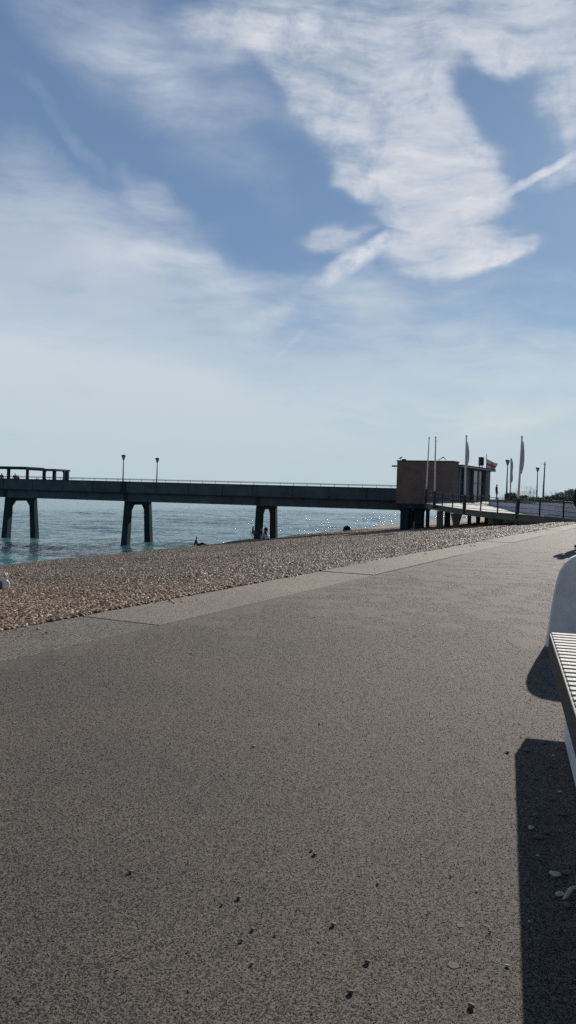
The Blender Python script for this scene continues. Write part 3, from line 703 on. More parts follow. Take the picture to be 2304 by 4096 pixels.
# ------------------------------------------------------------------ terrace
Nn = [(1703, 2015, 74), (1730, 2020, 72.5), (1760, 2024.5, 71), (1805, 2031.5, 68), (1857, 2039.5, 65), (1905, 2045, 63), (1960, 2050.5, 61), (2010, 2054.5, 59), (2067, 2059, 57), (2112, 2063, 55.5), (2160, 2067, 54), (2207, 2072, 52.7), (2254, 2077.5, 51.5), (2304, 2084, 50), (2360, 2092, 48.5)]
Nn = [P(*q) for q in Nn]
Wb = [(1962, 2024, 80), (2010, 2036, 73), (2067, 2048, 65.5), (2144, 2060.5, 58.5), (2220, 2071, 54.0), (2304, 2082, 51), (2420, 2093, 48)]
Wb = [P(*q) for q in Wb]
def interp(L, u_):
    u_ = max(0, min(len(L) - 1, u_)); i = min(int(u_), len(L) - 2); return L[i].lerp(L[i + 1], u_ - i)
bl = [Ac + Vector((0, 0, .74)) + bx * (P(1703, 2000, 84.2).x - Ac.x) / bx.x + by * .1, Ac.lerp(Bc, .8) + by * .2 + Vector((0, 0, .76)), Bc + Vector((0, 0, .78)) - bx * .1, Bc + sd * 5 + Vector((0, 0, .80)) - bx * .1, Bc + sd * 10 + Vector((0, 0, .84)) - bx * .1, Cc + Vector((0, 0, .88)), P(1995, 2008, 92)]
Bk = bl + Wb
Bk = [interp(Bk, k * (len(Bk) - 1) / (len(Nn) - 1)) for k in range(len(Nn))]
terr = thing('terrace', (24, 62, 0), 'curved raised concrete terrace on columns sweeping up to the brick building', 'terrace')
q = MB(); TH = .42
lo = [p - Vector((0, 0, TH)) for p in Nn]; lob = [p - Vector((0, 0, TH)) for p in Bk]
q.strip(Nn, Bk); q.build('paving', m_terr, terr, fixn=False)
q = MB(); q.strip([p - Vector((0, 0, .004)) for p in Nn], lo); q.strip(lo, lob); q.build('slab_edge', m_conc, terr, fixn=False)
q = MB()
for i in range(len(Nn) - 1):
    q.beam(Nn[i] + Vector((0, 0, .02)), Nn[i + 1] + Vector((0, 0, .02)), .16, .10)
q.build('kerb', m_conc, terr)
# infill of the building's undercroft edge
def column(X, d, w, ztop, zbot, parent, m=m_pier_dark, flare=False, X2=None):
    p = P(X, 2060, d); q = MB(); hw = w * d / FPX
    if flare:
        q.orient_beam((p.x, p.y, zbot), (p.x, p.y, ztop - .9), bx, hw, hw); q.orient_beam((p.x, p.y, ztop - .9), (p.x, p.y, ztop), bx, hw, hw, hw * 1.9, hw * 1.9)
    else:
        q.orient_beam((p.x, p.y, zbot), (p.x, p.y, ztop), bx, hw, hw)
    q.build('column', m, parent)
for X, d, w, zt, fl in ((1760, 72, 22, .0, False), (1826, 68, 22, -.12, True), (1992, 63, 22, -.2, True)): column(X, d, w, zt, -3.2, terr, m_conc, fl)
for X, d, w in ((1711, 80, 13), (1790, 79, 20), (1878, 80, 13), (1913, 82, 15), (1947, 84, 15), (1650, 95, 15)): column(X, d, w, .35, -4, terr if X > 1700 else ent)
for X, d, w in ((1621, 86, 33), (1678, 86, 33)): column(X, d, w, .46, -4.2, ent, m_pier_dark, True)
q = MB(); q.prism(poly([Ac + bx * .1 + by * .1, Bc + by * .1, Bc + sd * SL, Ac + sd * SL]), -.05, .435); q.build('undercroft_beam', m_pier_dark, ent)

# planted bed behind its curved retaining wall
zt = 1.03
bed = MB(); front = [Vector((p.x, p.y, 0)) for p in Wb]
front = [Vector((P(1972, 2003, 88).x, 88, 0)), Vector((P(1955, 2003, 83.5).x, 83.5, 0))] + front
fine = [interp(front, k * .25) for k in range(4 * (len(front) - 1) + 1)]
q = MB(); outer = fine; inner = []
for i, p in enumerate(fine):
    d = (fine[min(i + 1, len(fine) - 1)] - fine[max(i - 1, 0)]).normalized(); inner.append(p + Vector((-d.y, d.x, 0)) * .28)
q.strip([p + Vector((0, 0, -3.5)) for p in outer], [p + Vector((0, 0, zt)) for p in outer]); q.strip([p + Vector((0, 0, zt)) for p in outer], [p + Vector((0, 0, zt)) for p in inner]); q.strip([p + Vector((0, 0, zt)) for p in inner], [p + Vector((0, 0, -3.5)) for p in inner])
rw = q.build('retaining_wall', m_wall, fixn=False); tag(rw, 'low curved grey retaining wall behind the terrace railing', 'retaining wall')
q = MB(); q.add([p + Vector((0, 0, zt - .08)) for p in inner] + [Vector((75, 60, zt - .08)), Vector((120, 300, zt - .08)), Vector((P(1978, 2000, 300).x, 300, zt - .08))], [tuple(range(len(inner) + 3))]); o = q.build('raised_ground', m_soil, fixn=False); tag(o, kind='structure')

# terrace railing
rl = thing('terrace_railing', Nn[8], 'dark metal railing with four bars along the curved terrace edge', 'railing')
hh = 1.08
RE = [p + Vector((0, 0, .07)) for p in Nn]
for k, z in enumerate((1.0, .70, .40, .12)):
    q = MB(); q.tube([p + Vector((0, 0, hh * z)) for p in RE], .028 if k == 0 else .020, 6); q.build('rail', m_black, rl)
for X in (1706, 1735, 1769, 1810, 1857, 1922, 1990, 2067, 2158, 2253, 2345):
    best = min((interp(RE, k * .02) for k in range(0, 50 * (len(RE) - 1))), key=lambda p: abs((1152 + FPX * (p - Vector((0, 0, H))).dot(Rv) / (p - Vector((0, 0, H))).dot(Fw)) - X))
    q = MB(); q.orient_beam(best, best + Vector((0, 0, hh + .03)), (1, 0, 0), .10, .05); q.build('post', m_black, rl)

# flagpoles
def furled(base, top, z0, z1, wid, m, t, ang_=0.0, seed=1):
    q = MB(); N_ = 14; ring = 10; vs = []; fs = []
    ax = (top - base); rnd = random.Random(seed)
    for i in range(N_ + 1):
        f = i / N_; z = z0 + (z1 - z0) * f; p = base + ax * ((z - base.z) / ax.z)
        w = wid * math.sin(math.pi * min(1, max(0.02, f)) ** .8) ** .8 + .03
        c_ = p + Vector((.07 + w * .5, 0, 0))
        for k in range(ring):
            a = 2 * math.pi * k / ring; fold = 1 + .25 * math.sin(3 * a + f * 4)
            vs.append(c_ + Vector((math.cos(a) * w * .55, math.sin(a) * .09 * fold, 0)))
    for i in range(N_):
        for k in range(ring): k2 = (k + 1) % ring; fs.append((i * ring + k, i * ring + k2, (i + 1) * ring + k2, (i + 1) * ring + k))
    fs += [tuple(range(ring)), tuple(range(N_ * ring, (N_ + 1) * ring))]
    q.add(vs, fs); q.build('furled_flag', m, t, smooth=True)
def flagpole(top, mid, bot, d, label, flag=None, w=.15):
    b = P(*bot, d); tp = P(*top, d); md = P(*mid, d)
    t = thing('flagpole', b, label, 'flagpole', 'white flagpoles along the terrace edge')
    q = MB(); q.tube([md, tp], [w / 2, w / 2 * .62], 12); q.build('pole', m_white, t, smooth=True)
    q = MB(); q.orient_beam(b - Vector((0, 0, .3)), md, (1, 0, 0), w * 1.35, w * 1.35); q.build('base_bracket', m_black, t)
    q = MB(); q.lathe(tp, [(.02, 0), (.09, .01), (.09, .06), (.02, .08)], 10); q.build('finial', m_grey, t)
    if flag: furled(md, tp, P(top[0], flag[1], d).z, P(top[0], flag[0], d).z, flag[2], m_flagcl, t)
    else:
        for yy, dx in ((1765, .22), (1876, .18)):
            c_ = P(bot[0] + (top[0] - bot[0]) * (bot[1] - yy) / (bot[1] - top[1]), yy, d)
            if top[0] > 1730: q = MB(); q.tube([c_, c_ + Vector((dx, 0, .01))], .012, 6); q.build('halyard_cleat', m_grey, t)
    return t
m_flagcl = mat('grey_white_flag_cloth', (.62, .64, .68), .85, .35, 1.5)
flagpole((1717, 1753), (1705, 1956), (1703, 2014), 74, 'bare white flagpole leaning most, first from the pier side')
flagpole((1743, 1750), (1738, 1966), (1737, 2020), 71.5, 'bare white upright flagpole, second from the pier side', w=.17)
flagpole((1866, 1745), (1859, 1981), (1857, 2038), 65, 'white flagpole with a furled pale flag before the glazed cafe', (1768, 1866, .17), w=.18)
flagpole((2088, 1749), (2073, 1998), (2067, 2058), 57, 'white flagpole with a long furled flag, nearest the promenade', (1765, 1896, .16), w=.17)

# flag on its pole behind the cafe roof
b = P(1947, 1816, 100); gp = Vector((b.x, b.y, 1.0)); fg = thing('red_white_flag', gp, 'red and white flag blowing from a thin pole behind the cafe roof', 'flag')
q = MB(); q.tube([gp, b], [.06, .04], 8); q.build('pole', m_grey, fg)
q = MB(); nu, nv = 14, 10; vs = []; fs = []; uvs_ = []
for i in range(nu + 1):
    for j in range(nv + 1):
        f, g = i / nu, j / nv; x = f * 1.35 * (1 - .25 * (1 - g) * f); ztop = -.55 - .62 * f ** .7; zbot = -1.85 - .35 * f * math.sin(f * 3)
        vs.append(b + Vector((x + .05, .16 * math.sin(f * 9 + g * 2), ztop * g + zbot * (1 - g) - (.1 if f > .9 and g < .2 else 0))))
for i in range(nu):
    for j in range(nv): fs.append((i * (nv + 1) + j, (i + 1) * (nv + 1) + j, (i + 1) * (nv + 1) + j + 1, i * (nv + 1) + j + 1))
q.add(vs, fs); o = q.build('cloth', m_flag, fg, smooth=True, fixn=False)
uvl = o.data.uv_layers.new(name='UVMap')
for l in o.data.loops:
    vi = l.vertex_index; uvl.data[l.index].uv = ((vi // (nv + 1)) / nu, (vi % (nv + 1)) / nv)
sol = o.modifiers.new('thick', 'SOLIDIFY'); sol.thickness = .01

# lamps, banner, pole on the planted ground
lamp('street_lamp', Vector((P(2029, 1900, 96).x, 96, .95)), 5.0, 'tall lamp post with tapered lantern beside the planter, nearer of the two on land', 'lamp posts')
lamp('street_lamp', Vector((P(2150, 1900, 116).x, 116, .95)), 5.0, 'smaller lamp post standing among the shrubs behind the railing', 'lamp posts')
b = P(2045, 1832, 92); base = Vector((P(2041, 1990, 92).x, 92, .95)); t = thing('feather_banner', base, 'narrow wavy feather banner on a pole beside the tall lamp post', 'banner')
q = MB(); q.tube([base, b], [.09, .05], 8); q.build('pole', m_white, t)
q = MB(); N_ = 16; vs = []; fs = []
for i in range(N_ + 1):
    f = i / N_; p = b.lerp(base, f * .58); w = .08 + .24 * math.sin(math.pi * f) ** .6; x0 = -.05
    xx = .10 * math.sin(f * 9)
    vs += [p + Vector((x0 - .03, 0, 0)), p + Vector((x0 + w + xx * f, .03, 0)), p + Vector((x0 + w + xx * f, .06, 0)), p + Vector((x0 - .03, .03, 0))]
for i in range(N_):
    for k in range(4): k2 = (k + 1) % 4; fs.append((4 * i + k, 4 * i + k2, 4 * i + 4 + k2, 4 * i + 4 + k))
q.add(vs, fs + [(0, 1, 2, 3), (4 * N_, 4 * N_ + 1, 4 * N_ + 2, 4 * N_ + 3)]); q.build('banner_cloth', m_flagcl, t)
b = P(2180, 1848, 104); base = Vector((P(2172, 1990, 104).x, 104, .95)); t = thing('thin_pole', base, 'thin grey pole with two short side arms among the shrubs', 'pole')
q = MB(); q.tube([base, b], [.13, .07], 8); q.build('shaft', m_grey, t)
for f, dx in ((.055, -.5), (.60, -.28)):
    p = b.lerp(base, f); q = MB(); q.tube([p, p + Vector((dx, 0, 0))], .02, 6); q.tube([p + Vector((-.1, 0, -.03)), p + Vector((.1, 0, -.03))], .05, 6); q.build('side_arm', m_grey, t)

# ------------------------------------------------------------------ foliage
def foliage_mesh(clumps, leaf, nper, seed, squash=1.0):
    rnd = random.Random(seed); q = MB()
    for (c_, r) in clumps:
        c_ = Vector(c_)
        for _ in range(int(nper * r[0] * r[1] * 4 + 30)):
            d = Vector((rnd.gauss(0, 1), rnd.gauss(0, 1), rnd.gauss(0, 1))).normalized() * (rnd.random() ** .4) * (1 + .18 * rnd.gauss(0, 1))
            p = c_ + Vector((d.x * r[0], d.y * r[0], d.z * r[1]))
            nrm = (d + Vector((rnd.gauss(0, .6), rnd.gauss(0, .6), rnd.gauss(0, .6)))).normalized()
            x = nrm.orthogonal().normalized(); y = nrm.cross(x); l = leaf * rnd.uniform(.6, 1.5)
            a = rnd.uniform(0, 6.28); x, y = x * math.cos(a) + y * math.sin(a), y * math.cos(a) - x * math.sin(a)
            q.add([p - x * l, p + y * l * .45, p + x * l, p - y * l * .45], [(0, 1, 2, 3)])
    return q
def shrub(X, Ytop, d, w, label, seed, m=m_leaf, name='shrub', group='shrubs in the raised bed', leaf=.10):
    tp = P(X, Ytop, d); base = Vector((tp.x, d, .93)); h = max(.3, tp.z - .93); rnd = random.Random(seed)
    t = thing(name, base, label, 'shrub', group)
    cl = []
    for k in range(9):
        cl.append((base + Vector((rnd.uniform(-.5, .5) * w, rnd.uniform(-.4, .4) * w, h * rnd.uniform(.2, .75))), (w * rnd.uniform(.18, .30), h * rnd.uniform(.22, .34))))
    foliage_mesh(cl, leaf, 260, seed).build('foliage', m, t, fixn=False)
    q = MB()
    for k in range(5): q.tube([base + Vector((rnd.uniform(-.1, .1), rnd.uniform(-.1, .1), -.02)), base + Vector((rnd.uniform(-.4, .4) * w, rnd.uniform(-.2, .2) * w, h * .7))], [.03, .012], 5)
    q.build('stems', m_bark, t)
    return t
for a in [(2078, 1978, 72, 1.4, 'dark green shrub just right of the planter, behind the nearest flagpole', 1), (2120, 1981, 74, 1.9, 'broad dark shrub left of the smaller lamp post', 2), (2158, 1990, 70, 1.3, 'low dark shrub at the foot of the smaller lamp post', 3),
          (2100, 1990, 66, 1.4, 'low green shrub at the wall top left of the smaller lamp post', 8),
          (2186, 1988, 68, 1.5, 'low green shrub right of the thin grey pole', 4), (2207, 1980, 72, 1.6, 'upright bushy shrub left of the round tree', 5), (2240, 1984, 66, 1.5, 'dark shrub in front of the round tree', 6), (2282, 1988, 62, 1.6, 'dark shrub at the right edge before the round tree', 7)]:
    shrub(*a)
# ground cover along the wall top
rnd = random.Random(4); q = MB()
for k in range(9000):
    f = rnd.random(); p = interp(inner, 8 + f * (len(inner) - 9)) + Vector((rnd.uniform(-.2, 1.5), rnd.uniform(.0, 5.5), zt - .08))
    h = rnd.uniform(.04, .26) ; a = rnd.uniform(0, 6.28); w = .03
    q.add([p + Vector((w * math.cos(a), w * math.sin(a), 0)), p - Vector((w * math.cos(a), w * math.sin(a), 0)), p + Vector((rnd.uniform(-.1, .1), rnd.uniform(-.1, .1), h))], [(0, 1, 2)])
o = q.build('ground_cover', m_leaf, fixn=False); tag(o, kind='stuff'); o['label'] = 'low green ground cover along the top of the retaining wall'
# planter
pb = P(2042, 2003, 80); pb.z = .95
pl = thing('planter_box', pb, 'dark rectangular planter box with grasses beside the nearest flagpole', 'planter')
wpl = 40 * 80 / FPX
q = MB(); q.box(pb + Vector((0, 0, .36)), (wpl, .9, .72)); q.build('box', m_dark, pl, bevel=.02)
q = MB(); q.box(pb + Vector((0, 0, .735)), (wpl + .08, .98, .05)); q.build('rim', m_black, pl)
foliage_mesh([(pb + Vector((x, 0, .82)), (.16, .13)) for x in (-.4, -.2, 0, .2, .4)], .05, 500, 21).build('planting', m_leaf, pl, fixn=False)
def plume(X, Ytop, d, n, spread, label, seed):
    tp = P(X, Ytop, d); base = Vector((tp.x, d, .93)); h = tp.z - .93; rnd = random.Random(seed)
    t = thing('tall_grass_clump', base, label, 'ornamental grass', 'feathery grasses in the raised bed')
    st = MB(); hd = MB()
    for k in range(n):
        x = rnd.uniform(-1, 1) * spread; hh_ = h * rnd.uniform(.55, 1.02); y = rnd.uniform(-.4, .4)
        p0 = base + Vector((x * .4, y * .3, 0)); p1 = base + Vector((x * .7, y * .6, hh_ * .6)); p2 = base + Vector((x * 1.0 + rnd.uniform(-.05, .05), y, hh_ * .9))
        st.tube([p0, p1, p2], [.008, .006, .004], 4)
        for j in range(16):
            f = rnd.random(); c_ = p2 + Vector((rnd.gauss(0, .05) + .05 * f, rnd.gauss(0, .05), -f * .28 + .10)); l = rnd.uniform(.03, .07); a = rnd.uniform(0, 6.28)
            hd.add([c_, c_ + Vector((l * math.cos(a), .012, l * .5)), c_ + Vector((l * math.cos(a), -.012, l * .8))], [(0, 1, 2)])
    st.build('stems', m_straw, t, fixn=False); hd.build('seed_heads', m_straw, t, fixn=False)
for a in [(2052, 1952, 80, 16, .5, 'feathery grass rising behind the planter box', 31), (2098, 1940, 72, 14, .55, 'feathery grass just right of the nearest flagpole', 32), (2118, 1944, 74, 16, .6, 'feathery grass midway between flagpole and smaller lamp post', 33),
          (2135, 1939, 76, 12, .35, 'tallest feathery grass, left beside the smaller lamp post', 34), (2222, 1958, 72, 12, .5, 'feathery grass before the round tree', 35), (2186, 1968, 78, 8, .4, 'short feathery grass right of the thin grey pole', 36),
          (2012, 1966, 84, 10, .5, 'sparse feathery grass left of the planter box', 37)]: plume(*a)
# round tree
tb = Vector((P(2272, 1990, 118).x, 118, .9)); tr = thing('tree', tb, 'round grey-green tree at the right edge behind the shrubs', 'tree')
rnd = random.Random(12); cl = []
for dx, dz, r in ((-1.5, 1.15, .55), (-1.1, .9, .7), (-.9, 1.35, .45), (-.4, 1.55, .5), (.1, 1.75, .5), (.55, 1.8, .45), (.2, 1.3, .6), (.8, 1.35, .55), (1.2, 1.5, .5), (-.4, .95, .6), (1.6, 1.2, .6), (.9, .8, .7), (0, .6, .7), (-1.3, .6, .5), (2.1, 1.0, .6)):
    cl.append((tb + Vector((dx * 1.0, rnd.uniform(-.6, .6), dz * 1.0)), (r * .85, r * .62)))
foliage_mesh(cl, .085, 420, 13).build('crown', m_leaf2, tr, fixn=False)
q = MB(); q.tube([tb - Vector((0, 0, .1)), tb + Vector((.05, 0, .7)), tb + Vector((.2, 0, 1.3))], [.2, .14, .06], 8)
for dx, dz in ((-1, 1.1), (.9, 1.3), (-.5, 1.5), (1.4, 1.1)): q.tube([tb + Vector((.05, 0, .6)), tb + Vector((dx * .5, .1, dz * .75)), tb + Vector((dx, 0, dz))], [.09, .05, .02], 6)
q.build('trunk', m_bark, tr)

# ------------------------------------------------------------------ people
def skin_obj(name, verts, edges, radii, roots, m, parent, sub=1):
    me = D.meshes.new(name); me.from_pydata([tuple(v) for v in verts], edges, []); o = D.objects.new(name, me); C.objects.link(o)
    md = o.modifiers.new('skin', 'SKIN'); sb_ = o.modifiers.new('sub', 'SUBSURF'); sb_.levels = sub; sb_.render_levels = sub
    if not me.skin_vertices:
        bm = bmesh.new(); bm.from_mesh(me); bm.verts.layers.skin.verify(); bm.to_mesh(me); bm.free()
    for i, sv in enumerate(me.skin_vertices[0].data):
        r = radii[i]; sv.radius = r if isinstance(r, tuple) else (r, r); sv.use_root = i in roots
    dg = bpy.context.evaluated_depsgraph_get(); new = D.meshes.new_from_object(o.evaluated_get(dg)); new.name = name
    D.objects.remove(o); D.meshes.remove(me)
    for p in new.polygons: p.use_smooth = True
    new.materials.clear(); new.materials.append(m)
    o = D.objects.new(name, new); C.objects.link(o)
    if parent: o.parent = parent
    return o
STAND = dict(pelvis=(0, 0, .96), waist=(0, .01, 1.12), chest=(0, .01, 1.32), neck=(0, 0, 1.50), head=(0, -.02, 1.60), crown=(0, -.01, 1.70),
    shL=(.18, 0, 1.43), elL=(.25, .03, 1.15), wrL=(.25, -.06, .90), shR=(-.18, 0, 1.43), elR=(-.25, .03, 1.15), wrR=(-.25, -.06, .90),
    hipL=(.09, 0, .93), knL=(.10, -.02, .50), anL=(.10, .03, .09), toL=(.11, -.15, .04), hipR=(-.09, 0, .93), knR=(-.10, -.02, .50), anR=(-.10, .03, .09), toR=(-.11, -.15, .04))
WALK = dict(STAND, knL=(.09, -.16, .52), anL=(.09, -.22, .10), toL=(.09, -.40, .07), knR=(-.09, .04, .50), anR=(-.09, .30, .17), toR=(-.09, .16, .04), elL=(.24, .14, 1.17), wrL=(.23, .12, .93), elR=(-.24, -.04, 1.16), wrR=(-.22, -.22, .98))
SIT = dict(pelvis=(0, 0, .14), waist=(0, .03, .30), chest=(0, .0, .50), neck=(0, -.05, .68), head=(0, -.10, .77), crown=(0, -.10, .87),
    shL=(.18, -.02, .61), elL=(.24, -.16, .42), wrL=(.12, -.36, .42), shR=(-.18, -.02, .61), elR=(-.24, -.16, .42), wrR=(-.12, -.36, .42),
    hipL=(.09, -.04, .13), knL=(.11, -.42, .44), anL=(.11, -.58, .08), toL=(.11, -.75, .04), hipR=(-.09, -.04, .13), knR=(-.11, -.42, .44), anR=(-.11, -.58, .08), toR=(-.11, -.75, .04))
LEAN = dict(SIT, waist=(0, .07, .28), chest=(0, .13, .46), neck=(0, .13, .64), head=(0, .08, .74), crown=(0, .10, .84), shL=(.18, .14, .57), shR=(-.18, .14, .57), elL=(.25, .22, .30), elR=(-.25, .22, .30), wrL=(.24, .28, .06), wrR=(-.24, .28, .06),
    knL=(.10, -.50, .22), anL=(.10, -.90, .08), toL=(.10, -1.0, .18), knR=(-.10, -.46, .34), anR=(-.10, -.80, .08), toR=(-.10, -.95, .10))
CHAIR = dict(SIT); CHAIR = {k: Vector(v) + Vector((0, 0, .36)) for k, v in CHAIR.items()}
CHAIR.update(chest=(0, .08, .88), waist=(0, .07, .66), neck=(0, .06, 1.05), head=(0, .02, 1.15), crown=(0, .02, 1.25), shL=(.18, .06, .98), shR=(-.18, .06, .98), elL=(.24, -.02, .74), elR=(-.24, -.02, .74), wrL=(.16, -.22, .64), wrR=(-.16, -.22, .64),
    knL=(.11, -.42, .54), anL=(.11, -.46, .09), toL=(.11, -.64, .04), knR=(-.11, -.42, .54), anR=(-.11, -.46, .09), toR=(-.11, -.64, .04))
def person(loc, face, pose, label, top, legs, hair=None, scale=1.0, group=None, coat=False):
    """face: heading in radians, 0 = towards the camera (-Y)"""
    J = {k: Vector(v) * scale for k, v in pose.items()}
    t = thing('person', loc, label, 'person', group, face)
    V = []; E_ = []; R_ = []; roots = []
    def chain(names, rs, root=False, start=None):
        idx = [] if start is None else [start]
        for k, (nm, r) in enumerate(zip(names, rs)):
            p = J[nm] if isinstance(nm, str) else nm
            V.append(p); R_.append(tuple(q * scale for q in r) if isinstance(r, tuple) else r * scale); idx.append(len(V) - 1)
            if root and k == 0: roots.append(len(V) - 1)
        for a_i, b_i in zip(idx, idx[1:]): E_.append((a_i, b_i))
        return idx
    sp_ = chain(['pelvis', 'waist', 'chest', 'neck', 'head', 'crown'], [(.13, .10), (.12, .09), (.15, .10), .055, (.075, .095), (.06, .075)], True)
    for sd_ in 'LR':
        chain(['sh' + sd_, 'el' + sd_, 'wr' + sd_], [.055, .04, .028], start=sp_[2])
        chain(['hip' + sd_, 'kn' + sd_, 'an' + sd_, 'to' + sd_], [.082, .055, .038, .032], start=sp_[0])
    # hands: palm, four fingers of unequal length, thumb at the side
    for sd_, sg in (('L', 1), ('R', -1)):
        w_ = J['wr' + sd_]; d = (w_ - J['el' + sd_]).normalized(); side = Vector((0, -1, 0)) if abs(d.y) < .8 else Vector((0, 0, 1)); side = (side - d * side.dot(d)).normalized()
        chain([w_ + d * .01 * scale, w_ + d * .08 * scale], [.026, .032], True)
        for k, ln_ in enumerate((.070, .078, .073, .058)):
            b0 = w_ + d * .085 * scale + side * (.030 - .02 * k) * scale
            cur = Vector((-sg, 0, 0)) * .018 * scale
            chain([b0 - d * .02 * scale, b0 + d * ln_ * .5 * scale + cur * .4, b0 + d * ln_ * scale + cur * 1.4], [.009, .008, .007], True)
        b0 = w_ + d * .03 * scale + side * .025 * scale; chain([b0, b0 + (side * .03 + d * .02) * scale, b0 + (side * .04 + d * .05) * scale], [.010, .009, .008], True)
    hd = J['head']; up = (J['crown'] - J['neck']).normalized(); fw = Vector((0, -1, 0)); fw = (fw - up * fw.dot(up)).normalized()
    chain([hd + fw * .07 * scale, hd + fw * .112 * scale - up * .012 * scale], [.016, .010], True)
    for sg in (-1, 1): chain([hd + Vector((sg * .078, .01, 0)) * scale, hd + Vector((sg * .090, .012, .012)) * scale], [.016, .012], True)
    chain([hd + fw * .088 * scale - up * .05 * scale, hd + fw * .094 * scale - up * .053 * scale], [.016, .010], True)
    skin_obj('body', V, E_, R_, roots, m_skin, t)
    for sg in (-1, 1):
        q = MB(); q.lathe((0, 0, 0), [(.002, -.011), (.010, -.006), (.012, 0), (.010, .006), (.002, .011)], 8)
        c_ = hd + fw * .088 * scale + Vector((sg * .03 * scale, 0, 0)) + up * .012 * scale; q.v = [v + c_ for v in q.v]
        me_o = q.build('eye', m_black); me_o.parent = t; me_o.matrix_parent_inverse = Matrix.Identity(4)
    # top
    V, E_, R_, roots = [], [], [], []
    low = J['pelvis'] + Vector((0, 0, -.02)) * scale
    if coat: low = J['pelvis'].lerp((J['knL'] + J['knR']) / 2, .55)
    sp_ = chain([low, 'waist', 'chest', J['chest'].lerp(J['neck'], .75)], [(.19 if coat else .155, .15 if coat else .125), (.15, .125), (.175, .13), (.075, .07)], True)
    for sd_ in 'LR': chain(['sh' + sd_, 'el' + sd_, J['wr' + sd_].lerp(J['el' + sd_], .08)], [.078, .060, .045], start=sp_[2])
    skin_obj('jacket', V, E_, R_, roots, top, t)
    V, E_, R_, roots = [], [], [], []
    sp_ = chain([J['pelvis'] + Vector((0, 0, .04)) * scale, 'pelvis'], [(.14, .115), (.145, .12)], True)
    for sd_ in 'LR': chain(['hip' + sd_, 'kn' + sd_, 'an' + sd_], [.10, .072, .058], start=sp_[1])
    skin_obj('trousers', V, E_, R_, roots, legs, t)
    for sd_ in 'LR':
        V, E_, R_, roots = [], [], [], []
        an = J['an' + sd_]; to = J['to' + sd_]; chain([an + (an - to) * .25 - Vector((0, 0, .03)) * scale, an.lerp(to, .5), to], [.045, .048, .040], True)
        skin_obj('shoe', V, E_, R_, roots, m_black, t)
    V, E_, R_, roots = [], [], [], []
    chain([hd - fw * .035 * scale - up * .03 * scale, hd - fw * .03 * scale + up * .05 * scale, J['crown'] - fw * .005 * scale + up * .012 * scale], [.070, (.088, .092), (.062, .076)], True)
    skin_obj('hair', V, E_, R_, roots, hair or m_hair, t)
    return t
R_ = math.radians
def at(X, Y, d): return P(X, Y, d)
person(at(1985, 2001.5, 86), R_(60), dict(STAND, knR=(-.10, -.08, .5)), 'person in dark clothes standing at the terrace end beside the cafe', m_c_dark, m_c_dark, coat=True, scale=1.0)
p = at(2329, 2192, 20.9); p.z = 0; person(p, R_(180 + 12), dict(STAND, wrL=(.10, -.16, 1.02), wrR=(-.10, -.16, 1.02), elL=(.27, .05, 1.16), elR=(-.27, .05, 1.16)), 'person in dark clothes standing on the promenade, cut by the right edge', m_c_dark, m_c_dark, scale=1.08)
def beachp(X, Y, d, dz=0.0):
    p = P(X, Y, d); s_, t_ = toST(p); p.z = beach_z(s_, t_) + dz; return p
person(beachp(1063, 2150, 97), R_(150), STAND, 'person in black standing at the water edge between the pier legs', m_c_dark, m_c_dark, scale=.98)
pr = beachp(1013, 2150, 91)
person(pr, R_(90), CHAIR, 'person in a maroon top seated on a folding chair by the pier leg', m_c_maroon, m_c_plum, hair=m_hairg, scale=1.2)
person(beachp(1053, 2150, 92), R_(70), SIT, 'person in white crouching on the shingle between maroon and black figures', m_c_white, m_c_white, scale=1.05)
person(beachp(790, 2178, 80), R_(90), LEAN, 'person in plum clothes seated alone on the shingle crest left of the pier leg', m_c_plum, m_c_dark, scale=1.12)
# folding chair
def chair(loc, rz, label, m):
    t = thing('folding_chair', loc, label, 'chair', None, rz); Mw = t.matrix_world
    def pb(name, m_, *beams):
        q = MB()
        for a, b, w, h in beams: q.beam(Mw @ Vector(a), Mw @ Vector(b), w, h)
        q.build(name, m_, t)
    pb('seat', m, ((-.26, -.25, .44), (-.26 + .52, -.25, .44), .02, .02), ((0, -.28, .44), (0, .22, .42), .5, .02))
    pb('backrest', m, ((0, .20, .46), (0, .36, 1.02), .5, .02))
    for s_ in (-1, 1):
        pb('leg', m_grey, ((s_ * .27, -.28, .45), (s_ * .27, .26, -.03), .03, .03)); pb('leg', m_grey, ((s_ * .27, .30, .62), (s_ * .27, -.26, -.03), .03, .03))
        pb('armrest', m_black, ((s_ * .28, -.2, .66), (s_ * .28, .26, .66), .05, .03))
    return t
chair(pr + Vector((0, 0, -.03)), R_(90), 'dark folding chair under the person in maroon', m_c_plum)
# pier visitors
for X, off, f, lab, tp, sc_ in ((60, 1.2, 200, 'person in red top standing inside the pier shelter, taller of two', m_c_red, 1.12), (72, 1.9, 150, 'person in dark red leaning inside the pier shelter', m_c_maroon, 1.0), (6, 1.2, 180, 'person in red at the far left end of the pier shelter', m_c_red, 1.12), (147, 4.5, 180, 'person in dark top seen small beyond the pier shelter posts', m_c_dark, .86)):
    i = iX(X, off); person(axis(i, off, .92), R_(f), STAND, lab, tp, m_c_dark, scale=sc_, group='visitors on the pier')

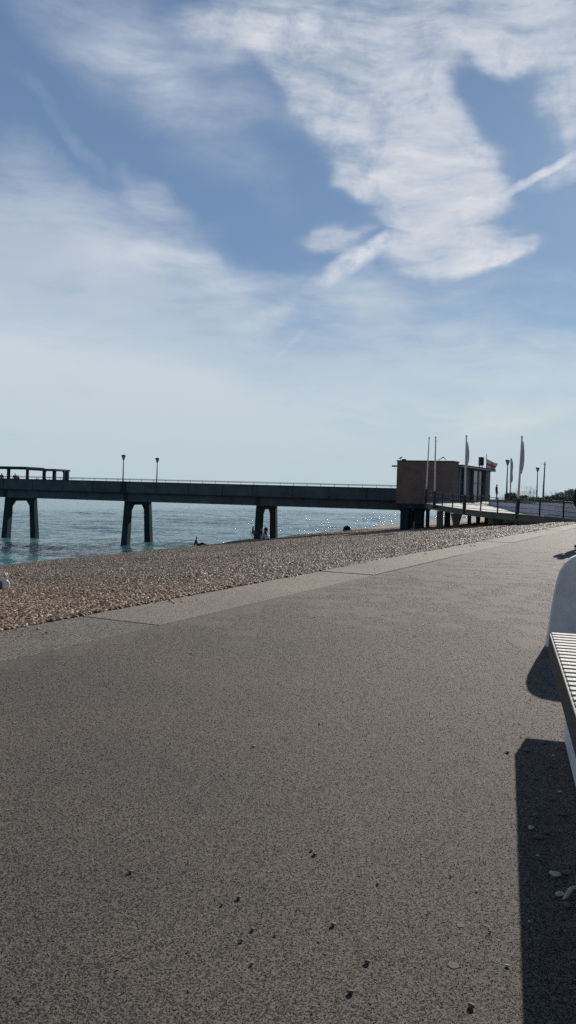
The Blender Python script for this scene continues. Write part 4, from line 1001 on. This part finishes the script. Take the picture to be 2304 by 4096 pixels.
# gull on the roof corner
gp = Ac + bx * .35 + by * .1 + Vector((0, 0, 5.05)); g = thing('gull', gp, 'small dark gull perched on the seaward corner of the brick roof', 'gull')
o = skin_obj('body', [(-.22, 0, .17), (-.10, 0, .20), (.04, 0, .24), (.10, 0, .33), (.13, 0, .38), (.20, 0, .375)], [(0, 1), (1, 2), (2, 3), (3, 4), (4, 5)], [.015, .06, .085, .04, .042, .010], [2], m_grey, g)
for s_ in (-1, 1):
    q = MB(); q.tube([gp + Vector((0, s_ * .03, 0)), gp + Vector((-.01, s_ * .03, .18))], .012, 6); q.build('leg', m_straw, g)
    q = MB(); q.tube([gp + Vector((-.24, s_ * .06, .19)), gp + Vector((-.08, s_ * .085, .24)), gp + Vector((.06, s_ * .07, .26))], [.01, .04, .02], 6); q.build('wing', m_dark, g)

# two dark bags on the crest
for X, w, lab, lean in ((1381, .50, 'dark green rucksack slumped on the shingle crest, left of the pair', .12), (1396, .52, 'black rucksack leaning over on the shingle crest, right of the pair', -.35)):
    b = beachp(X, 2120, 104); t = thing('rucksack', b, lab, 'rucksack', 'pair of dark bags on the beach')
    m_ = m_c_green if X < 1390 else m_c_dark
    q = MB(); prof = [(.30, 0), (.33, .15), (.30, .40), (.22, .58), (.08, .66)]
    for k in range(len(prof) - 1):
        pass
    q.lathe(b, prof, 12); q.v = [Vector((b.x + (v.x - b.x) * 1.0 + (v.z - b.z) * (lean), b.y + (v.y - b.y) * .7, v.z)) for v in q.v]; q.build('main_sack', m_, t, smooth=True)
    q = MB(); q.box(b + Vector((0 + .2 * lean, -.24, .2)), (.34, .12, .26)); q.build('front_pocket', m_, t, bevel=.03)
    q = MB(); q.tube([b + Vector((.62 * lean - .06, 0, .62)), b + Vector((.7 * lean, 0, .72)), b + Vector((.62 * lean + .07, 0, .62))], .012, 6); q.build('handle', m_black, t)

# white carrier bag at the left edge
cz = P(10, 2343, 17.2); s_, t_ = toST(cz); cz.z = beach_z(s_, t_) + .02
bag = thing('carrier_bag', cz, 'white carrier bag with looped handle on the shingle at the left edge', 'bag')
q = MB(); N1, N2 = 12, 20; vs = []; fs = []
for i in range(N1 + 1):
    f = i / N1; z = .01 + .25 * f; r = (.085 + .050 * math.sin(math.pi * min(1, f * 1.05) ** .8)) * (1 - .25 * f ** 4)
    for k in range(N2):
        a = 2 * math.pi * k / N2; cr = 1 + .10 * math.sin(5 * a + 3 * f) + .06 * math.sin(9 * a - 7 * f)
        vs.append(cz + Vector((math.cos(a) * r * cr * 1.1, math.sin(a) * r * cr * .7, z + .012 * math.sin(4 * a))))
for i in range(N1):
    for k in range(N2): k2 = (k + 1) % N2; fs.append((i * N2 + k, i * N2 + k2, (i + 1) * N2 + k2, (i + 1) * N2 + k))
fs.append(tuple(range(N2))); q.add(vs, fs); o = q.build('sack', m_bag, bag, smooth=True); o.modifiers.new('thick', 'SOLIDIFY').thickness = .003
for yy in (-.05, .05):
    q = MB(); q.tube([cz + Vector((x, yy, z)) for x, z in ((.10, .23), (.095, .30), (.075, .355), (.03, .375), (-.04, .37), (-.085, .33), (-.10, .24))], .013, 8); q.build('handle', m_bag, bag, smooth=True)
q = MB(); q.lathe(cz + Vector((-.03, -.02, .0)), [(.02, .03), (.075, .06), (.08, .14), (.05, .2)], 12); q.v = [Vector((v.x - .02, v.y - .07, v.z)) for v in q.v]; q.build('inner_shade', m_panel, bag, smooth=True)  # dark lump added for the shadow low in the bag

# ------------------------------------------------------------------ bench
bd = Vector((.263, .9648, 0)); bn = Vector((.9648, -.263, 0))
c0 = Vector((1.61, 4.83, 0))
bench = thing('bench', c0 - bd * 2.5 + bn * .3, 'long slatted timber bench on a concrete plinth at the right edge', 'bench')
Lb = 6.2; Wb_ = .62
pitch = .0905; k = 0
while k * pitch < Lb:
    a = c0 - bd * (k * pitch + .029)
    q = MB(); q.beam(a + bn * .004 + Vector((0, 0, .435)), a + bn * (Wb_ - .012) + Vector((0, 0, .435)), .058, .03)
    sl_ = q.build('slat', m_wood, bench, bevel=.004); k += 1
    q = MB()
    for off in (.035, Wb_ - .045): q.lathe(a + bn * off + Vector((0, 0, .4495)), [(.006, 0), (.0055, .0012), (.001, .0016)], 8)
    q.build('screw', m_grey, bench)
q = MB(); ax = Matrix((bn, bd, Vector((0, 0, 1)))).transposed()
q.box(c0 - bd * Lb / 2 + bn * .008 + Vector((0, 0, .374)), (.03, Lb, .136), ax=ax); q.build('front_apron', m_wood_shade, bench, bevel=.004)
q = MB(); q.box(c0 - bd * Lb / 2 + bn * (Wb_ - .02) + Vector((0, 0, .36)), (.04, Lb, .10), ax=ax); q.build('rear_apron', m_wood_shade, bench)
q = MB(); q.box(c0 - bd * .013 + bn * (Wb_ / 2 + .01) + Vector((0, 0, .362)), (Wb_ - .03, .026, .112), ax=ax); q.build('end_rail', m_wood_shade, bench)
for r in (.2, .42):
    q = MB(); q.box(c0 - bd * (Lb / 2 + .02) + bn * r + Vector((0, 0, .385)), (.05, Lb - .1, .06), ax=ax); q.build('bearer', m_wood_shade, bench)
q = MB(); q.box(c0 - bd * (.72 + (Lb - 1.4) / 2) + bn * (.045 + .22) + Vector((0, 0, .165)), (.44, Lb - 1.4, .33), ax=ax); q.build('plinth', m_bench, bench, bevel=.02)
# rounded concrete end panel beyond it
prof = [(0, -.02), (.0, .0), (.018, .14), (.035, .30), (.055, .45), (.075, .57), (.10, .655), (.135, .72), (.18, .765), (.235, .795), (.32, .815), (.45, .825), (.62, .825), (.74, .80), (.80, .74), (.83, .62), (.84, .40), (.84, -.02)]
e0 = Vector((2.225, 6.78, 0)); en = Vector((.9648, -.263, 0)); eb = Vector((.263, .9648, 0))
q = MB(); n = len(prof); vs = [e0 + en * x + Vector((0, 0, z)) for x, z in prof] + [e0 + en * x + eb * .14 + Vector((0, 0, z)) for x, z in prof]
q.add(vs, [tuple(range(n)), tuple(reversed(range(n, 2 * n)))] + [(i, (i + 1) % n, n + (i + 1) % n, n + i) for i in range(n)])
o = q.build('concrete_end_panel', m_bench, bevel=.025, origin=e0); tag(o, 'round-shouldered pale concrete end panel standing behind the slatted bench', 'concrete panel')

# ------------------------------------------------------------------ loose stones on the asphalt
def stone(X, Y, w, m, label, group, name='pebble', flat=.55, seed=0, rz=None, asp=.75):
    c_ = G(X, Y, .0); d = c_.y; r = w / 2 * d / FPX; rnd = random.Random(seed)
    bm = bmesh.new(); bmesh.ops.create_icosphere(bm, subdivisions=2, radius=1)
    o_ = Vector((rnd.random() * 9, rnd.random() * 9, rnd.random() * 9))
    for v in bm.verts:
        v.co *= 1 + .35 * noise.noise(v.co * 1.1 + o_); v.co.x *= r; v.co.y *= r * asp; v.co.z = v.co.z * r * flat + r * flat * .75
    me = D.meshes.new(name); bm.to_mesh(me); bm.free(); me.materials.append(m)
    for p in me.polygons: p.use_smooth = True
    o = D.objects.new(name, me); C.objects.link(o); o.location = (c_.x, c_.y, .0015); o.rotation_euler = (0, 0, rnd.uniform(0, 3.1) if rz is None else rz)
    tag(o, label, 'stone' if name == 'pebble' else name.replace('_', ' '), group); return o
k = 100
dark = [(1045, 3340 + 95, 0)]
DK = [(1245, 3405, 18), (1258, 3422, 24), (1511, 3538, 17), (1332, 3704, 32), (1469, 3854, 32), (1403, 3974, 34), (1884, 4030, 40), (1248, 4055, 16), (521, 3493, 26), (955, 3596, 28), (888, 3622, 20), (1010, 3722, 24), (965, 3767, 24), (1100, 3744, 16),
      (1007, 3860, 22), (752, 3808, 14), (753, 3452, 12), (1277, 2899, 14), (1262, 2758, 10), (169, 2751, 10), (764, 2616, 10), (1258, 2471, 9), (836, 2744, 8), (665, 3143, 8), (197, 3376, 9), (1803, 3508, 16), (783, 2966, 7), (1843, 2753, 8), (393, 3823, 10), (934, 3360, 7), (45, 3336, 7), (1960, 3730, 18)]
for X, Y, w in DK:
    k += 1
    near = Y > 3600
    stone(X, Y, w * .78, m_stone, 'rounded brown-grey pebble lying loose on the near asphalt' if near else 'tiny dark pebble lying loose on the middle of the asphalt', 'near loose pebbles on the promenade' if near else 'far loose pebbles on the promenade', seed=k)
PL = [(1906, 3566, 18), (2030, 3868, 26), (1955, 3712, 14), (1016, 2987, 20), (2079, 2898, 14), (1972, 2514, 7), (1800, 2412, 6), (820, 3660, 12), (1150, 3020, 7), (57, 2893, 14), (2001, 2993, 12), (2118, 3690, 20), (1316, 3215, 8), (1890, 3275, 8), (375, 3150, 7), (165, 3072, 7), (2240, 3170, 26), (2216, 3040, 16), (2160, 2588, 12)]
for X, Y, w in PL:
    k += 1
    near = Y > 3100
    stone(X, Y, w * .8, m_stone_l, 'pale chalky stone chip lying on the near asphalt' if near else 'tiny white stone chip on the far asphalt', 'near pale stone chips' if near else 'far pale stone chips', seed=k, name='stone_chip', flat=.4, asp=.6)
# grit and stones swept under the bench shadow
rnd = random.Random(77)
for j in range(46):
    f = rnd.random(); off = -abs(rnd.gauss(0, .10)) - .01
    p = Vector((1.433, 4.136, 0)).lerp(Vector((.60, 1.05, 0)), f) + bn * off
    k += 1; r = rnd.uniform(.005, .014)
    bm = bmesh.new(); bmesh.ops.create_icosphere(bm, subdivisions=2, radius=1); o_ = Vector((rnd.random() * 9, 1, 2))
    for v in bm.verts: v.co *= 1 + .35 * noise.noise(v.co * 1.1 + o_); v.co = Vector((v.co.x * r * 1.3, v.co.y * r, v.co.z * r * .55 + r * .4))
    me = D.meshes.new('pebble'); bm.to_mesh(me); bm.free(); me.materials.append(m_stone if j % 4 else m_stone_l); o = D.objects.new('pebble', me); C.objects.link(o); o.location = (p.x, p.y, .002); o.rotation_euler = (0, 0, rnd.uniform(0, 3))
    tag(o, 'small pebble in the bench shadow along the concrete plinth', 'stone', 'pebbles swept against the bench plinth')
# pale feather-like stick
a, b = G(2252, 3606), G(2300, 3560); q = MB()
pts = [a.lerp(b, f) + Vector((0, 0, .008 + .006 * math.sin(f * 3))) + Vector((.004 * math.sin(f * 7), 0, 0)) for f in (0, .15, .4, .7, 1, 1.25)]
q.tube(pts, [.003, .006, .007, .0065, .006, .003], 8); tag(q.build('driftwood_stick', m_stone_l, smooth=True, origin=a), 'pale driftwood stick in the bench shadow at the right edge', 'stick')
# gum spots
m_gum = mat('old_gum', (.095, .088, .08), .8, .15, 90)
for X, Y, w, lab in ((1815, 3862, 46, 'larger pale flattened gum spot near the bottom right of the asphalt'), (1843, 3702, 34, 'smaller faint gum spot above the larger one')):
    c_ = G(X, Y); r = w / 2 * c_.y / FPX; q = MB(); rnd = random.Random(X)
    q.prism([(c_.x + math.cos(a / 14 * 6.283) * r * rnd.uniform(.85, 1.1), c_.y + math.sin(a / 14 * 6.283) * r * 1.1 * rnd.uniform(.85, 1.1)) for a in range(14)], .0004, .0014)
    tag(q.build('gum_spot', m_gum, origin=(c_.x, c_.y, 0)), lab, 'gum spot', 'gum spots')

# things on the terrace by the cafe
bp_ = P(1772, 2010, 80); bp_.z = .62
t = thing('grey_seat', bp_, 'low grey bench seat against the brick wall behind the railing', 'bench')
q = MB(); q.box(bp_ + Vector((0, 0, .36)), (1.5, .45, .08), -.35); q.build('seat', m_panel, t)
for s_ in (-.6, .6):
    q = MB(); q.box(bp_ + Vector((s_ * math.cos(-.35), s_ * math.sin(-.35), .16)), (.1, .4, .32), -.35); q.build('leg', m_panel, t)
q = MB(); q.box(bp_ + Vector((.1, .25, .62)), (1.5, .06, .36), -.35); q.build('backrest', m_panel, t)
for X, d, lab in ((1718, 78, 'round cafe table nearest the leaning flagpole'), (1893, 80, 'round cafe table before the glazed cafe windows'), (1925, 84, 'round cafe table at the landward end of the cafe')):
    b = P(X, 2010, d); b.z = .55 if X < 1800 else .72
    t = thing('cafe_table', b, lab, 'table', 'cafe tables on the terrace')
    q = MB(); q.lathe(b, [(.36, .70), (.37, .72), (.36, .74)], 16); q.build('tabletop', m_grey, t)
    q = MB(); q.lathe(b, [(.24, -.02), (.22, .03), (.035, .05), (.03, .70)], 12); q.build('pedestal', m_black, t)
    q = MB(); q.lathe(b + Vector((.1, -.1, .74)), [(.04, 0), (.045, .1), (.02, .16)], 8); tag(q.build('napkin_holder', m_white, origin=b + Vector((.1, -.1, .74))), 'small pale holder on the ' + lab[6:], 'napkin holder')
    for s_, dy in ((-1, .1), (1, -.1)):
        cpos = b + Vector((s_ * .62, dy, 0)); cc_ = thing('cafe_chair', cpos, ('left' if s_ < 0 else 'right') + ' dark chair at the ' + lab, 'chair', 'cafe chairs on the terrace')
        q = MB(); q.box(cpos + Vector((0, 0, .45)), (.42, .42, .04)); q.build('seat', m_black, cc_)
        q = MB(); q.box(cpos + Vector((s_ * .2, 0, .70)), (.04, .42, .38)); q.build('backrest', m_black, cc_)
        for lx, ly in ((-.18, -.18), (.18, -.18), (.18, .18), (-.18, .18)):
            q = MB(); q.box(cpos + Vector((lx, ly, .205)), (.03, .03, .45)); q.build('leg', m_black, cc_)
# clear sunlit gulls or litter are left out

sc = bpy.context.scene
sc.view_settings.view_transform = 'Standard'; sc.view_settings.look = 'None'; sc.view_settings.exposure = 0; sc.view_settings.gamma = 1
sc.cycles.use_denoising = False
sc.cycles.max_bounces = 6; sc.cycles.sample_clamp_indirect = 6
